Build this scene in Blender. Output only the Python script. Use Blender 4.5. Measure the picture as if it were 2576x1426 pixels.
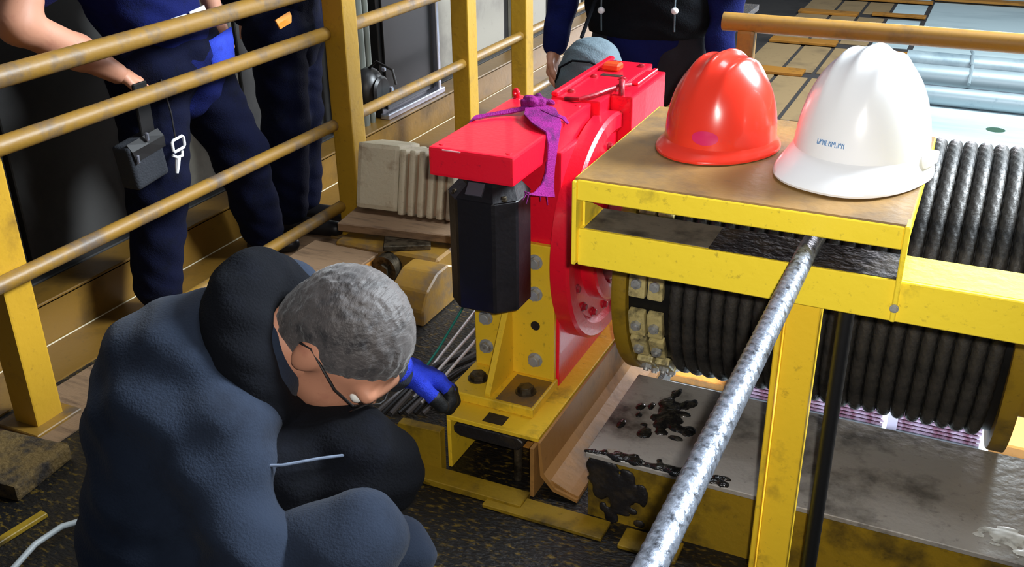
import bpy, bmesh, math, random
import numpy as np
from mathutils import Vector, Matrix, noise as mnoise

random.seed(7)
SC = bpy.context.scene
COL = SC.collection
for o in list(bpy.data.objects):
    bpy.data.objects.remove(o)

# ------------------------------------------------------------------ camera, world, lights, exposure
YAW, PITCH, ROLL, FPX = 0.442846811, 0.451039759, -0.0127938458, 2538.35
CAM = Vector((0, 0, 1.7))
fw = Vector((-math.sin(YAW) * math.cos(PITCH), math.cos(YAW) * math.cos(PITCH), -math.sin(PITCH)))
rt = Vector((math.cos(YAW), math.sin(YAW), 0))
up = rt.cross(fw)
r2 = rt * math.cos(ROLL) + up * math.sin(ROLL)
u2 = -rt * math.sin(ROLL) + up * math.cos(ROLL)
cd = bpy.data.cameras.new('camera')
cd.sensor_fit = 'HORIZONTAL'
cd.sensor_width = 36
cd.lens = 36 * FPX / 2576
cd.clip_start = 0.05
cd.clip_end = 300
cam = bpy.data.objects.new('camera', cd)
COL.objects.link(cam)
M3 = Matrix((r2, u2, -fw)).transposed()
cam.matrix_world = Matrix.Translation(CAM) @ M3.to_4x4()
SC.camera = cam

w = bpy.data.worlds.new('hall_ambient')
SC.world = w
w.use_nodes = True
w.node_tree.nodes['Background'].inputs[0].default_value = (0.62, 0.75, 1.0, 1)
w.node_tree.nodes['Background'].inputs[1].default_value = 0.09


def lamp(name, kind, loc, target, power, color, size=1.0, size_y=None, spread=None):
    d = bpy.data.lights.new(name, kind)
    d.energy = power
    d.color = color
    if kind == 'AREA':
        d.size = size
        if size_y:
            d.shape = 'RECTANGLE'
            d.size_y = size_y
        if spread:
            d.spread = spread
    elif kind in ('POINT', 'SPOT'):
        d.shadow_soft_size = size
    o = bpy.data.objects.new(name, d)
    COL.objects.link(o)
    o.location = loc
    v = Vector(target) - Vector(loc)
    o.rotation_euler = v.to_track_quat('-Z', 'Y').to_euler()
    return o


# the phone's own flash, beside its lens; the high-bay lamps and the daylight opening of the hall
fl = lamp('camera_flash', 'SPOT', CAM + r2 * 0.04 + u2 * 0.03, CAM + fw * 2.2 + r2 * 0.32, 112, (1.0, 0.96, 0.9), 0.012)
fl.data.spot_size = math.radians(74)
fl.data.spot_blend = 1.0
lamp('high_bay_lamp', 'AREA', (-0.6, 3.4, 5.5), (-0.8, 2.4, 0.5), 62, (0.86, 0.93, 1.0), 1.2)
lamp('daylight_opening', 'AREA', (2.5, 4.4, 3.8), (-0.3, 2.0, 1.0), 780, (0.84, 0.93, 1.0), 1.6, 1.6)
lamp('hall_lamp', 'AREA', (3.0, 24, 7.5), (1.0, 24, -5), 3300, (0.82, 0.95, 1.0), 6, 8)
lamp('hall_lamp', 'AREA', (0.0, 12, 1.0), (-0.2, 11.0, -5), 1500, (0.95, 0.93, 1.0), 2.0)
lamp('walkway_lamp', 'AREA', (-1.9, 6.6, 3.4), (-2.9, 6.0, 0.3), 7, (1.0, 0.95, 0.85), 0.8)

SC.view_settings.view_transform = 'Standard'
SC.view_settings.look = 'None'
SC.view_settings.gamma = 1
SC.view_settings.use_curve_mapping = False
SC.view_settings.exposure = 0.15

# ------------------------------------------------------------------ materials


def lin(c):
    return tuple((x / 255 / 12.92) if x / 255 <= 0.04045 else ((x / 255 + 0.055) / 1.055) ** 2.4 for x in c) + (1,)


MATS = {}


def mat(name, color, rough=0.5, metal=0.0, dirt=None, amount=0.0, scale=6.0, bump=0.0, bscale=60.0, spec=0.5, coat=0.0, stretch=None, second=None, fine=0.25, sheen=0.0):
    """worn surface: base colour, blotches of dirt, fine grain, a little relief"""
    if name in MATS:
        return MATS[name]
    m = bpy.data.materials.new(name)
    m.use_nodes = True
    nt = m.node_tree
    L = nt.links
    b = nt.nodes['Principled BSDF']
    b.inputs['Roughness'].default_value = rough
    b.inputs['Metallic'].default_value = metal
    b.inputs['Specular IOR Level'].default_value = spec
    b.inputs['Coat Weight'].default_value = coat
    if sheen:
        b.inputs['Sheen Weight'].default_value = sheen
    tc = nt.nodes.new('ShaderNodeTexCoord')
    mp = nt.nodes.new('ShaderNodeMapping')
    L.new(tc.outputs['Object'], mp.inputs[0])
    if stretch:
        mp.inputs['Scale'].default_value = stretch
    base = nt.nodes.new('ShaderNodeRGB')
    base.outputs[0].default_value = lin(color)
    out = base.outputs[0]

    def mix(a, bcol, fac):
        n = nt.nodes.new('ShaderNodeMix')
        n.data_type = 'RGBA'
        L.new(a, n.inputs[6])
        n.inputs[7].default_value = lin(bcol)
        L.new(fac, n.inputs[0])
        return n.outputs[2]

    def blot(sc, lo, hi, det=6.0, off=0.0):
        n = nt.nodes.new('ShaderNodeTexNoise')
        n.inputs['Scale'].default_value = sc
        n.inputs['Detail'].default_value = det
        n.inputs['Roughness'].default_value = 0.65
        if off:
            m2 = nt.nodes.new('ShaderNodeMapping')
            m2.inputs['Location'].default_value = (off, off * 2, off * 3)
            L.new(mp.outputs[0], m2.inputs[0])
            L.new(m2.outputs[0], n.inputs[0])
        else:
            L.new(mp.outputs[0], n.inputs[0])
        r = nt.nodes.new('ShaderNodeValToRGB')
        r.color_ramp.elements[0].position = lo
        r.color_ramp.elements[1].position = hi
        L.new(n.outputs[0], r.inputs[0])
        return r.outputs[0]
    if second:
        out = mix(out, second[0], blot(scale * second[1], second[2], second[2] + 0.12, off=3.7))
    if dirt and amount > 0:
        t = 0.72 - 0.42 * amount
        out = mix(out, dirt, blot(scale, t - 0.06, t + 0.14))
        if fine:
            out = mix(out, dirt, blot(scale * 9, 0.60, 0.60 + fine, off=1.3))
    L.new(out, b.inputs['Base Color'])
    if bump:
        n = nt.nodes.new('ShaderNodeTexNoise')
        n.inputs['Scale'].default_value = bscale
        n.inputs['Detail'].default_value = 4
        L.new(mp.outputs[0], n.inputs[0])
        bn = nt.nodes.new('ShaderNodeBump')
        bn.inputs['Strength'].default_value = bump
        bn.inputs['Distance'].default_value = 0.01
        L.new(n.outputs[0], bn.inputs['Height'])
        L.new(bn.outputs[0], b.inputs['Normal'])
    MATS[name] = m
    return m


YEL = mat('worn_yellow_paint', (238, 196, 44), 0.42, 0, (110, 88, 40), 0.22, 5, 0.12, 40)
YELB = mat('bright_yellow_paint', (250, 220, 56), 0.38, 0, (120, 104, 50), 0.16, 7, 0.1, 50)
YELD = mat('olive_yellow_paint', (150, 120, 22), 0.5, 0, (44, 36, 18), 0.45, 5, 0.2, 40)
YELR = mat('rail_yellow_paint', (140, 104, 36), 0.45, 0, (98, 82, 66), 0.45, 9, 0.1, 60)
YELT = mat('cover_top_dim_paint', (150, 114, 62), 0.5, 0, (104, 84, 62), 0.5, 5, 0.15, 60, fine=0.3)  # duller than the lips: weak overhead light put into the top's colour
ORG = mat('orange_paint', (186, 124, 44), 0.5, 0, (120, 84, 40), 0.3, 3, 0.1, 30)
BRNY = mat('brown_yellow_plate', (164, 118, 62), 0.5, 0, (96, 70, 40), 0.4, 4, 0.1, 30)
TOE = mat('toe_beam_paint', (118, 86, 30), 0.4, 0, (76, 56, 26), 0.35, 3, 0.1, 30)
HANDR = mat('handrail_ochre_paint', (166, 122, 46), 0.5, 0, (120, 92, 52), 0.4, 9)
POSTY = mat('post_yellow_paint', (190, 146, 36), 0.42, 0, (130, 96, 34), 0.25, 5, 0.12, 40)
RED = mat('red_gearbox_paint', (236, 20, 46), 0.32, 0, (150, 18, 44), 0.12, 6, 0.08, 90, coat=0.15)
REDD = mat('dull_red_paint', (168, 20, 40), 0.45, 0, (76, 22, 30), 0.5, 8, 0.15, 60)
BLK = mat('black_motor_paint', (17, 15, 20), 0.42, 0, (34, 30, 34), 0.3, 8, 0.1, 60)
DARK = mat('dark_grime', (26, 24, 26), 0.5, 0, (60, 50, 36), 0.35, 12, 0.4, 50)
STEEL = mat('bolt_steel', (170, 172, 172), 0.4, 0.35, (96, 92, 84), 0.3, 30, 0.1, 90)
DSTEEL = mat('oily_bolt_steel', (92, 82, 66), 0.4, 0.7, (40, 34, 26), 0.5, 30, 0.2, 90)
ROPE = mat('wire_rope_steel', (132, 140, 154), 0.4, 0.65, (40, 42, 48), 0.45, 70, 0.2, 160)
ROPED = mat('greased_wire_rope', (62, 59, 55), 0.5, 0.15, (30, 30, 30), 0.45, 14, 0.2, 120)
BAR = mat('drum_barrel_steel', (26, 25, 24), 0.5, 0.4, (14, 14, 14), 0.4, 8)
WHT = mat('white_helmet_plastic', (246, 248, 250), 0.25, 0, None, 0, coat=0.3)
REDH = mat('red_helmet_plastic', (238, 58, 38), 0.26, 0, (220, 70, 60), 0.2, 20, 0.0, coat=0.3)
PURP = mat('purple_webbing', (136, 24, 114), 0.85, 0, (84, 26, 84), 0.4, 22, 0.5, 240, spec=0.2)
CONC = mat('pale_hall_concrete', (206, 222, 226), 0.6, 0, (168, 186, 192), 0.45, 0.25, 0.05, 4, stretch=(0.4, 2.0, 1))
TAN = mat('tan_deck_plate', (168, 138, 98), 0.6, 0, (136, 112, 82), 0.4, 0.8)
JOINT = mat('dark_joint', (64, 60, 60), 0.7)
GALV = mat('galvanised_pipe', (168, 182, 188), 0.4, 0.2, (120, 140, 152), 0.4, 0.6)
DGREY = mat('dark_grey_duct', (84, 90, 98), 0.6, 0.1)
PINK = mat('violet_bar_paint', (216, 190, 214), 0.5, 0.1, (150, 96, 116), 0.55, 2.5, stretch=(3, 1, 1))
PINKD = mat('dark_violet_gap', (120, 62, 80), 0.7)
FLOOR = mat('greasy_floor_paint', (17, 15, 13), 0.45, 0, (14, 13, 13), 0.4, 5, 0.5, 60, second=((104, 82, 22), 7.5, 0.54), stretch=(1.0, 2.2, 1), fine=0.1)
GREASE = mat('greasy_steel_top', (160, 155, 148), 0.36, 0.0, (66, 62, 58), 0.40, 6, 0.3, 30, second=((140, 118, 70), 2.4, 0.66))
LUMP = mat('black_grease', (26, 25, 25), 0.13, 0.0, (70, 66, 58), 0.35, 40, 0.5, 60)
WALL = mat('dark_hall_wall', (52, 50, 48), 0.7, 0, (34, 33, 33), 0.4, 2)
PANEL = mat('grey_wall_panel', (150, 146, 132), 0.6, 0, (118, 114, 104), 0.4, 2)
GLASS = mat('black_cabinet_glass', (5, 6, 8), 0.4, 0.0)
CHROME = mat('cabinet_edge_metal', (200, 200, 214), 0.25, 0.9)
CABLEG = mat('grey_cable', (110, 112, 110), 0.5)
BEIGE = mat('beige_ribbed_plastic', (196, 184, 156), 0.6, 0, (150, 126, 100), 0.3, 10, 0.1, 60)
WOOD = mat('brown_board', (136, 108, 80), 0.7, 0, (96, 74, 54), 0.4, 6, 0.2, 50, stretch=(1, 6, 6))
MATT = mat('woven_brown_mat', (104, 82, 40), 0.85, 0, (40, 32, 24), 0.5, 14, 0.6, 80)
SHINY = mat('bright_edge_steel', (236, 232, 232), 0.3, 0.5)
GREEN = mat('green_wire', (20, 120, 104), 0.5)
CWHITE = mat('white_capacitor', (206, 206, 210), 0.4)
BLKC = mat('black_cable', (24, 22, 22), 0.4)
SKIN = mat('skin', (194, 136, 108), 0.55, 0, (172, 112, 90), 0.3, 12)
NAVY = mat('navy_workwear', (16, 24, 78), 0.95, 0, (12, 18, 54), 0.4, 9, 0.3, 220, spec=0.15)
NAVYD = mat('dark_navy_trousers', (8, 12, 36), 0.95, 0, (6, 8, 22), 0.4, 9, 0.3, 220, spec=0.15)
BLUEP = mat('lit_blue_cloth', (36, 62, 190), 0.85, 0, (26, 44, 150), 0.3, 20, 0.3, 220)
VEST = mat('black_vest_cloth', (12, 15, 20), 0.95, 0, (8, 10, 13), 0.4, 9, 0.3, 200, spec=0.15)
SLATE = mat('slate_work_jacket', (36, 45, 61), 0.95, 0, (26, 33, 46), 0.4, 7, 0.25, 240, spec=0.2, sheen=0.05)
HOOD = mat('black_hood_cloth', (9, 11, 17), 0.95, 0, (16, 19, 28), 0.35, 8, 0.3, 200, spec=0.15)
HAIR = mat('grey_streaked_hair', (74, 69, 68), 0.6, 0, (34, 32, 34), 0.45, 30, 0.6, 90, stretch=(1, 0.25, 1), sheen=0.2)
HAIRD = mat('dark_hair', (28, 22, 20), 0.6, 0, None, 0)
GLOVE = mat('blue_knit_glove', (34, 60, 210), 0.85, 0, (22, 40, 170), 0.3, 60, 0.5, 300)
GRIP = mat('black_rubber_grip', (18, 20, 22), 0.6, 0, None, 0, bump=0.3)
REFL = mat('reflective_tape', (250, 252, 255), 0.3, 0.0)
BOOT = mat('black_boot_leather', (22, 20, 22), 0.45)
GREYB = mat('grey_bag_cloth', (96, 112, 120), 0.85, 0, (66, 80, 90), 0.4, 8, 0.3, 160)
ORLAB = mat('orange_tag', (236, 150, 40), 0.5)
EYEW = mat('eye_white', (230, 228, 222), 0.3)
EYEB = mat('eye_iris', (40, 30, 24), 0.2)
LIP = mat('lip_skin', (176, 100, 92), 0.5)
BADGE = mat('magenta_badge_print', (214, 30, 96), 0.4)
INK = mat('blue_print', (90, 140, 190), 0.5)

# ------------------------------------------------------------------ mesh helpers


class MB:
    def __init__(self):
        self.b = bmesh.new()

    def box(self, lo, hi, bev=0.0, rot=None, seg=1):
        c = [(a + b) / 2 for a, b in zip(lo, hi)]
        s = [abs(b - a) for a, b in zip(lo, hi)]
        r = bmesh.ops.create_cube(self.b, size=1)
        vs = r['verts']
        m = Matrix.Translation(c) @ (rot.to_4x4() if rot else Matrix()) @ Matrix.Diagonal((*s, 1))
        bmesh.ops.transform(self.b, matrix=m, verts=vs)
        if bev:
            es = list({e for v in vs for e in v.link_edges})
            bmesh.ops.bevel(self.b, geom=es, offset=bev, segments=seg, affect='EDGES', profile=0.7)
        return self

    def cyl(self, p0, p1, r0, r1=None, seg=20, caps=True):
        p0, p1 = Vector(p0), Vector(p1)
        d = p1 - p0
        m = Matrix.Translation((p0 + p1) / 2) @ d.to_track_quat('Z', 'Y').to_matrix().to_4x4()
        bmesh.ops.create_cone(self.b, cap_ends=caps, segments=seg, radius1=r0, radius2=r0 if r1 is None else r1, depth=d.length, matrix=m)
        return self

    def sph(self, c, r, rot=None, u=20, v=12):
        r = (r, r, r) if isinstance(r, (int, float)) else r
        m = Matrix.Translation(c) @ (rot.to_4x4() if rot else Matrix()) @ Matrix.Diagonal((*r, 1))
        bmesh.ops.create_uvsphere(self.b, u_segments=u, v_segments=v, radius=1, matrix=m)
        return self

    def prism(self, pts, axis, a, b, bev=0.0):
        """polygon in the plane across AXIS, extruded from a to b"""
        def P(p, t):
            q = list(p)
            q.insert(axis, t)
            return q
        va = [self.b.verts.new(P(p, a)) for p in pts]
        vb = [self.b.verts.new(P(p, b)) for p in pts]
        n = len(pts)
        fs = [self.b.faces.new(va), self.b.faces.new(vb[::-1])]
        for i in range(n):
            j = (i + 1) % n
            fs.append(self.b.faces.new((va[i], vb[i], vb[j], va[j])))
        if bev:
            es = list({e for f in fs for e in f.edges})
            bmesh.ops.bevel(self.b, geom=es, offset=bev, segments=1, affect='EDGES')
        return self

    def tube(self, path, r, seg=10, caps=True, lobes=0, lay=0.2, amp=0.1, flat=1.0):
        pts = [Vector(p) for p in path]
        n = len(pts)
        rs = r if isinstance(r, (list, tuple)) else [r] * n
        t0 = (pts[1] - pts[0]).normalized()
        ref = Vector((0, 0, 1)) if abs(t0.z) < 0.9 else Vector((1, 0, 0))
        nrm = (ref - t0 * ref.dot(t0)).normalized()
        rings = []
        run = 0
        for i, p in enumerate(pts):
            t = (pts[min(i + 1, n - 1)] - pts[max(i - 1, 0)]).normalized()
            nrm = (nrm - t * nrm.dot(t)).normalized()
            bn = t.cross(nrm)
            if i:
                run += (p - pts[i - 1]).length
            ring = []
            for k in range(seg):
                a = 2 * math.pi * k / seg
                rr = rs[i]
                if lobes:
                    rr *= 1 - amp + 2 * amp * abs(math.cos(lobes / 2 * (a + 2 * math.pi * run / lay)))
                ring.append(self.b.verts.new(p + nrm * math.cos(a) * rr + bn * math.sin(a) * rr * flat))
            rings.append(ring)
        for i in range(n - 1):
            for k in range(seg):
                self.b.faces.new((rings[i][k], rings[i][(k + 1) % seg], rings[i + 1][(k + 1) % seg], rings[i + 1][k]))
        if caps:
            self.b.faces.new(rings[0][::-1])
            self.b.faces.new(rings[-1])
        return self

    def lathe(self, prof, c, axis='Z', seg=40):
        """profile of (radius, height) turned about an axis through c"""
        rings = []
        for (r, h) in prof:
            ring = []
            for k in range(seg):
                a = 2 * math.pi * k / seg
                x, y = r * math.cos(a), r * math.sin(a)
                v = {'Z': (x, y, h), 'X': (h, x, y), 'Y': (x, h, y)}[axis]
                ring.append(self.b.verts.new(Vector(c) + Vector(v)))
            rings.append(ring)
        for i in range(len(rings) - 1):
            for k in range(seg):
                self.b.faces.new((rings[i][k], rings[i][(k + 1) % seg], rings[i + 1][(k + 1) % seg], rings[i + 1][k]))
        if prof[0][0] > 1e-6:
            self.b.faces.new(rings[0][::-1])
        if prof[-1][0] > 1e-6:
            self.b.faces.new(rings[-1])
        return self


def world_loc(o):
    v = Vector((0, 0, 0))
    while o is not None:
        v = v + o.location
        o = o.parent
    return v


def obj(name, mb, m, parent=None, smooth=False, angle=40):
    """one mesh object; the shape is given in world metres and kept relative to its parent"""
    me = bpy.data.meshes.new(name)
    if isinstance(mb, MB):
        bmesh.ops.recalc_face_normals(mb.b, faces=mb.b.faces)
        mb.b.to_mesh(me)
        mb.b.free()
    else:
        me.from_pydata(mb[0], [], mb[1])
    if smooth:
        me.shade_smooth()
        if angle:
            me.set_sharp_from_angle(angle=math.radians(angle))
    me.materials.append(m)
    o = bpy.data.objects.new(name, me)
    COL.objects.link(o)
    if parent is not None:
        me.transform(Matrix.Translation(-world_loc(parent)))
        o.parent = parent
    else:
        c = Vector((0, 0, 0))
        bb = [Vector(v) for v in o.bound_box]
        c = Vector(((bb[0].x + bb[6].x) / 2, (bb[0].y + bb[6].y) / 2, bb[0].z))
        me.transform(Matrix.Translation(-c))
        o.location = c
    return o


def tag(o, label=None, cat=None, group=None, kind=None):
    if label:
        o['label'] = label
    if cat:
        o['category'] = cat
    if group:
        o['group'] = group
    if kind:
        o['kind'] = kind
    return o


def thing(name, loc, label, cat, group=None):
    o = bpy.data.objects.new(name, None)
    o.empty_display_size = 0.1
    COL.objects.link(o)
    o.location = loc
    return tag(o, label, cat, group)


def dup(o, loc, parent=None, rot=None):
    c = o.copy()
    COL.objects.link(c)
    if parent is not None:
        c.parent = parent
    c.location = Vector(loc)
    if rot:
        c.rotation_euler = rot
    return c


def hexbolt(p, axis, r, h, washer=True):
    """hex head on a washer, its base at p, standing along axis"""
    p, a = Vector(p), Vector(axis).normalized()
    mb = MB()
    if washer:
        mb.cyl(p, p + a * 0.0035, r * 1.25, seg=20)
    mb.cyl(p + a * 0.0035, p + a * h, r, r * 0.96, seg=6)
    mb.cyl(p + a * h, p + a * (h + 0.002), r * 0.8, r * 0.7, seg=16)
    return mb


# ---- smooth blended figures: a distance field of tapered capsules and ellipsoids, turned into one surface


def surfnet(F, org, h):
    s = F < 0
    nx, ny, nz = F.shape
    cs = [(i, j, k) for i in (0, 1) for j in (0, 1) for k in (0, 1)]

    def cor(A, c):
        return A[c[0]:nx - 1 + c[0], c[1]:ny - 1 + c[1], c[2]:nz - 1 + c[2]]
    cnt = sum(cor(s, c).astype(np.int8) for c in cs)
    act = (cnt > 0) & (cnt < 8)
    I = np.argwhere(act)
    acc = np.zeros((len(I), 3))
    num = np.zeros(len(I))
    for a in cs:
        for ax in range(3):
            if a[ax] == 0:
                b = list(a)
                b[ax] = 1
                fa = F[I[:, 0] + a[0], I[:, 1] + a[1], I[:, 2] + a[2]]
                fb = F[I[:, 0] + b[0], I[:, 1] + b[1], I[:, 2] + b[2]]
                x = (fa < 0) != (fb < 0)
                t = np.where(x, fa / np.where(x, fa - fb, 1), 0)
                p = np.tile(np.array(a, float), (len(I), 1))
                p[:, ax] += t
                acc += p * x[:, None]
                num += x
    V = (I + acc / num[:, None]) * h + org
    idx = -np.ones(act.shape, int)
    idx[tuple(I.T)] = np.arange(len(I))
    faces = []
    for ax in range(3):
        o1, o2 = [(1, 2), (2, 0), (0, 1)][ax]
        sl0 = [slice(None)] * 3
        sl1 = [slice(None)] * 3
        sl0[ax] = slice(0, -1)
        sl1[ax] = slice(1, None)
        A, B = s[tuple(sl0)], s[tuple(sl1)]
        E = np.argwhere(A != B)
        E = E[(E[:, o1] > 0) & (E[:, o2] > 0) & (E[:, o1] < F.shape[o1] - 1) & (E[:, o2] < F.shape[o2] - 1)]
        inside = A[tuple(E.T)]
        q = []
        for d1, d2 in ((1, 1), (0, 1), (0, 0), (1, 0)):
            c = E.copy()
            c[:, o1] -= d1
            c[:, o2] -= d2
            q.append(idx[tuple(c.T)])
        q = np.array(q).T
        q[~inside] = q[~inside][:, ::-1]
        faces.append(q)
    return V, np.concatenate(faces)


def sdf(prims, P, k):
    F = None
    for p in prims:
        if p[0] == 'c':
            a, b = np.array(p[1], float), np.array(p[2], float)
            ab = b - a
            t = np.clip(((P - a) @ ab) / max(ab @ ab, 1e-9), 0, 1)
            d = np.linalg.norm(P - a - t[..., None] * ab, axis=-1) - (p[3] + (p[4] - p[3]) * t)
        else:
            q = P - np.array(p[1], float)
            if len(p) > 3 and p[3] is not None:
                q = q @ np.array(p[3], float).T
            r = np.array(p[2], float)
            k0 = np.linalg.norm(q / r, axis=-1)
            k1 = np.linalg.norm(q / r ** 2, axis=-1)
            d = np.where(k1 > 1e-6, k0 * (k0 - 1) / np.maximum(k1, 1e-6), -r.min())
        if F is None:
            F = d
        else:
            hh = np.clip(0.5 + 0.5 * (F - d) / k, 0, 1)
            F = F * (1 - hh) + d * hh - k * hh * (1 - hh)
    return F


def folds(P, amp, sc, seed=0.0, direc=(0.3, 0.5, 1.0)):
    d = np.array(direc, float)
    d /= np.linalg.norm(d)
    x, y, z = P[..., 0], P[..., 1], P[..., 2]
    wv = np.sin(x * sc * 0.7 + seed) + np.sin(y * sc * 0.6 + seed * 2.1 + 1.3 * np.sin(z * sc * 0.4)) + np.sin(z * sc * 0.5 + 0.7 * seed)
    return amp * (np.sin((P @ d) * sc * 1.5 + 1.6 * wv + seed) * 0.6 + 0.4 * np.sin((P @ d) * sc * 2.7 - 1.9 * wv + 2 * seed))


def blob(prims, res=0.011, k=0.03, fold=None, cut=None):
    lo, hi = np.full(3, 1e9), np.full(3, -1e9)
    for p in prims:
        if p[0] == 'c':
            for q, r in ((p[1], p[3]), (p[2], p[4])):
                lo = np.minimum(lo, np.array(q) - r)
                hi = np.maximum(hi, np.array(q) + r)
        else:
            lo = np.minimum(lo, np.array(p[1]) - max(p[2]))
            hi = np.maximum(hi, np.array(p[1]) + max(p[2]))
    lo -= 4 * res + 0.02
    hi += 4 * res + 0.02
    n = np.ceil((hi - lo) / res).astype(int)
    ax = [lo[i] + res * np.arange(n[i]) for i in range(3)]
    P = np.stack(np.meshgrid(*ax, indexing='ij'), -1)
    F = sdf(prims, P, k)
    if fold is not None:
        F = F + folds(P, *fold)
    if cut is not None:
        for (c, nn) in cut:
            F = np.maximum(F, (P - np.array(c, float)) @ np.array(nn, float))
    V, Q = surfnet(F, lo, res)
    return V.tolist(), Q.tolist()


def joinmesh(*ms):
    V, Q = [], []
    for v, q in ms:
        n = len(V)
        V += v
        Q += [[i + n for i in f] for f in q]
    return V, Q


def hand(wrist, direc, back, thumb, curl=0.5, s=1.0, spread=0.0, fat=1.0):
    """palm and five bent fingers; direc to the fingers, back = out of the back of the hand, thumb = side of the thumb"""
    w_, d, b = Vector(wrist), Vector(direc).normalized(), Vector(back)
    b = (b - d * b.dot(d)).normalized()
    t = d.cross(b)
    if t.dot(Vector(thumb)) < 0:
        t = -t
    pr = [('c', w_, w_ + d * 0.03 * s, 0.026 * s * fat, 0.024 * s * fat)]
    palm = []
    tips = []
    for i, (off, L, r) in enumerate(((0.030, 0.070, 0.0092), (0.010, 0.078, 0.0095), (-0.010, 0.073, 0.0090), (-0.029, 0.058, 0.0082))):
        root = w_ + d * (0.088 - 0.006 * abs(i - 1)) * s + t * off * s
        pr.append(('c', w_ + d * 0.02 * s + t * off * 0.5 * s, root, 0.018 * s * fat, 0.0125 * s * fat))
        a = 0.0
        p = root
        for j, fr in enumerate((0.46, 0.32, 0.26)):
            a += curl * (0.8 + 0.25 * j)
            dd = (d * math.cos(a) - b * math.sin(a) + t * spread * off * 8).normalized()
            q = p + dd * L * fr * s
            seg = ('c', p, q, r * s * fat, r * 0.92 * s * fat)
            pr.append(seg)
            if j >= 1:
                tips.append(('c', p, q, r * s * fat * 1.13, r * 1.05 * s * fat))
            p = q
    th0 = w_ + d * 0.025 * s + t * 0.024 * s
    th1 = th0 + (d * 0.6 + t * 0.75 - b * 0.3 * (0.5 + curl)).normalized() * 0.042 * s
    th2 = th1 + (d * 0.9 + t * 0.15 - b * 0.6 * (0.3 + curl)).normalized() * 0.034 * s
    th3 = th2 + (d * 0.9 - t * 0.15 - b * 0.7 * (0.3 + curl)).normalized() * 0.026 * s
    pr += [('c', th0, th1, 0.016 * s * fat, 0.0125 * s * fat), ('c', th1, th2, 0.0118 * s * fat, 0.0108 * s * fat), ('c', th2, th3, 0.0108 * s * fat, 0.0098 * s * fat)]
    tips.append(('c', th2, th3, 0.0122 * s * fat, 0.011 * s * fat))
    pr = [(p[0], tuple(p[1]), tuple(p[2]), p[3], p[4]) for p in pr]
    tips = [(p[0], tuple(p[1]), tuple(p[2]), p[3], p[4]) for p in tips]
    return pr, tips


def axes(f, u):
    f = Vector(f).normalized()
    u = Vector(u)
    u = (u - f * u.dot(f)).normalized()
    s = f.cross(u)
    return s, f, u    # x across, y forward, z crown


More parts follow.
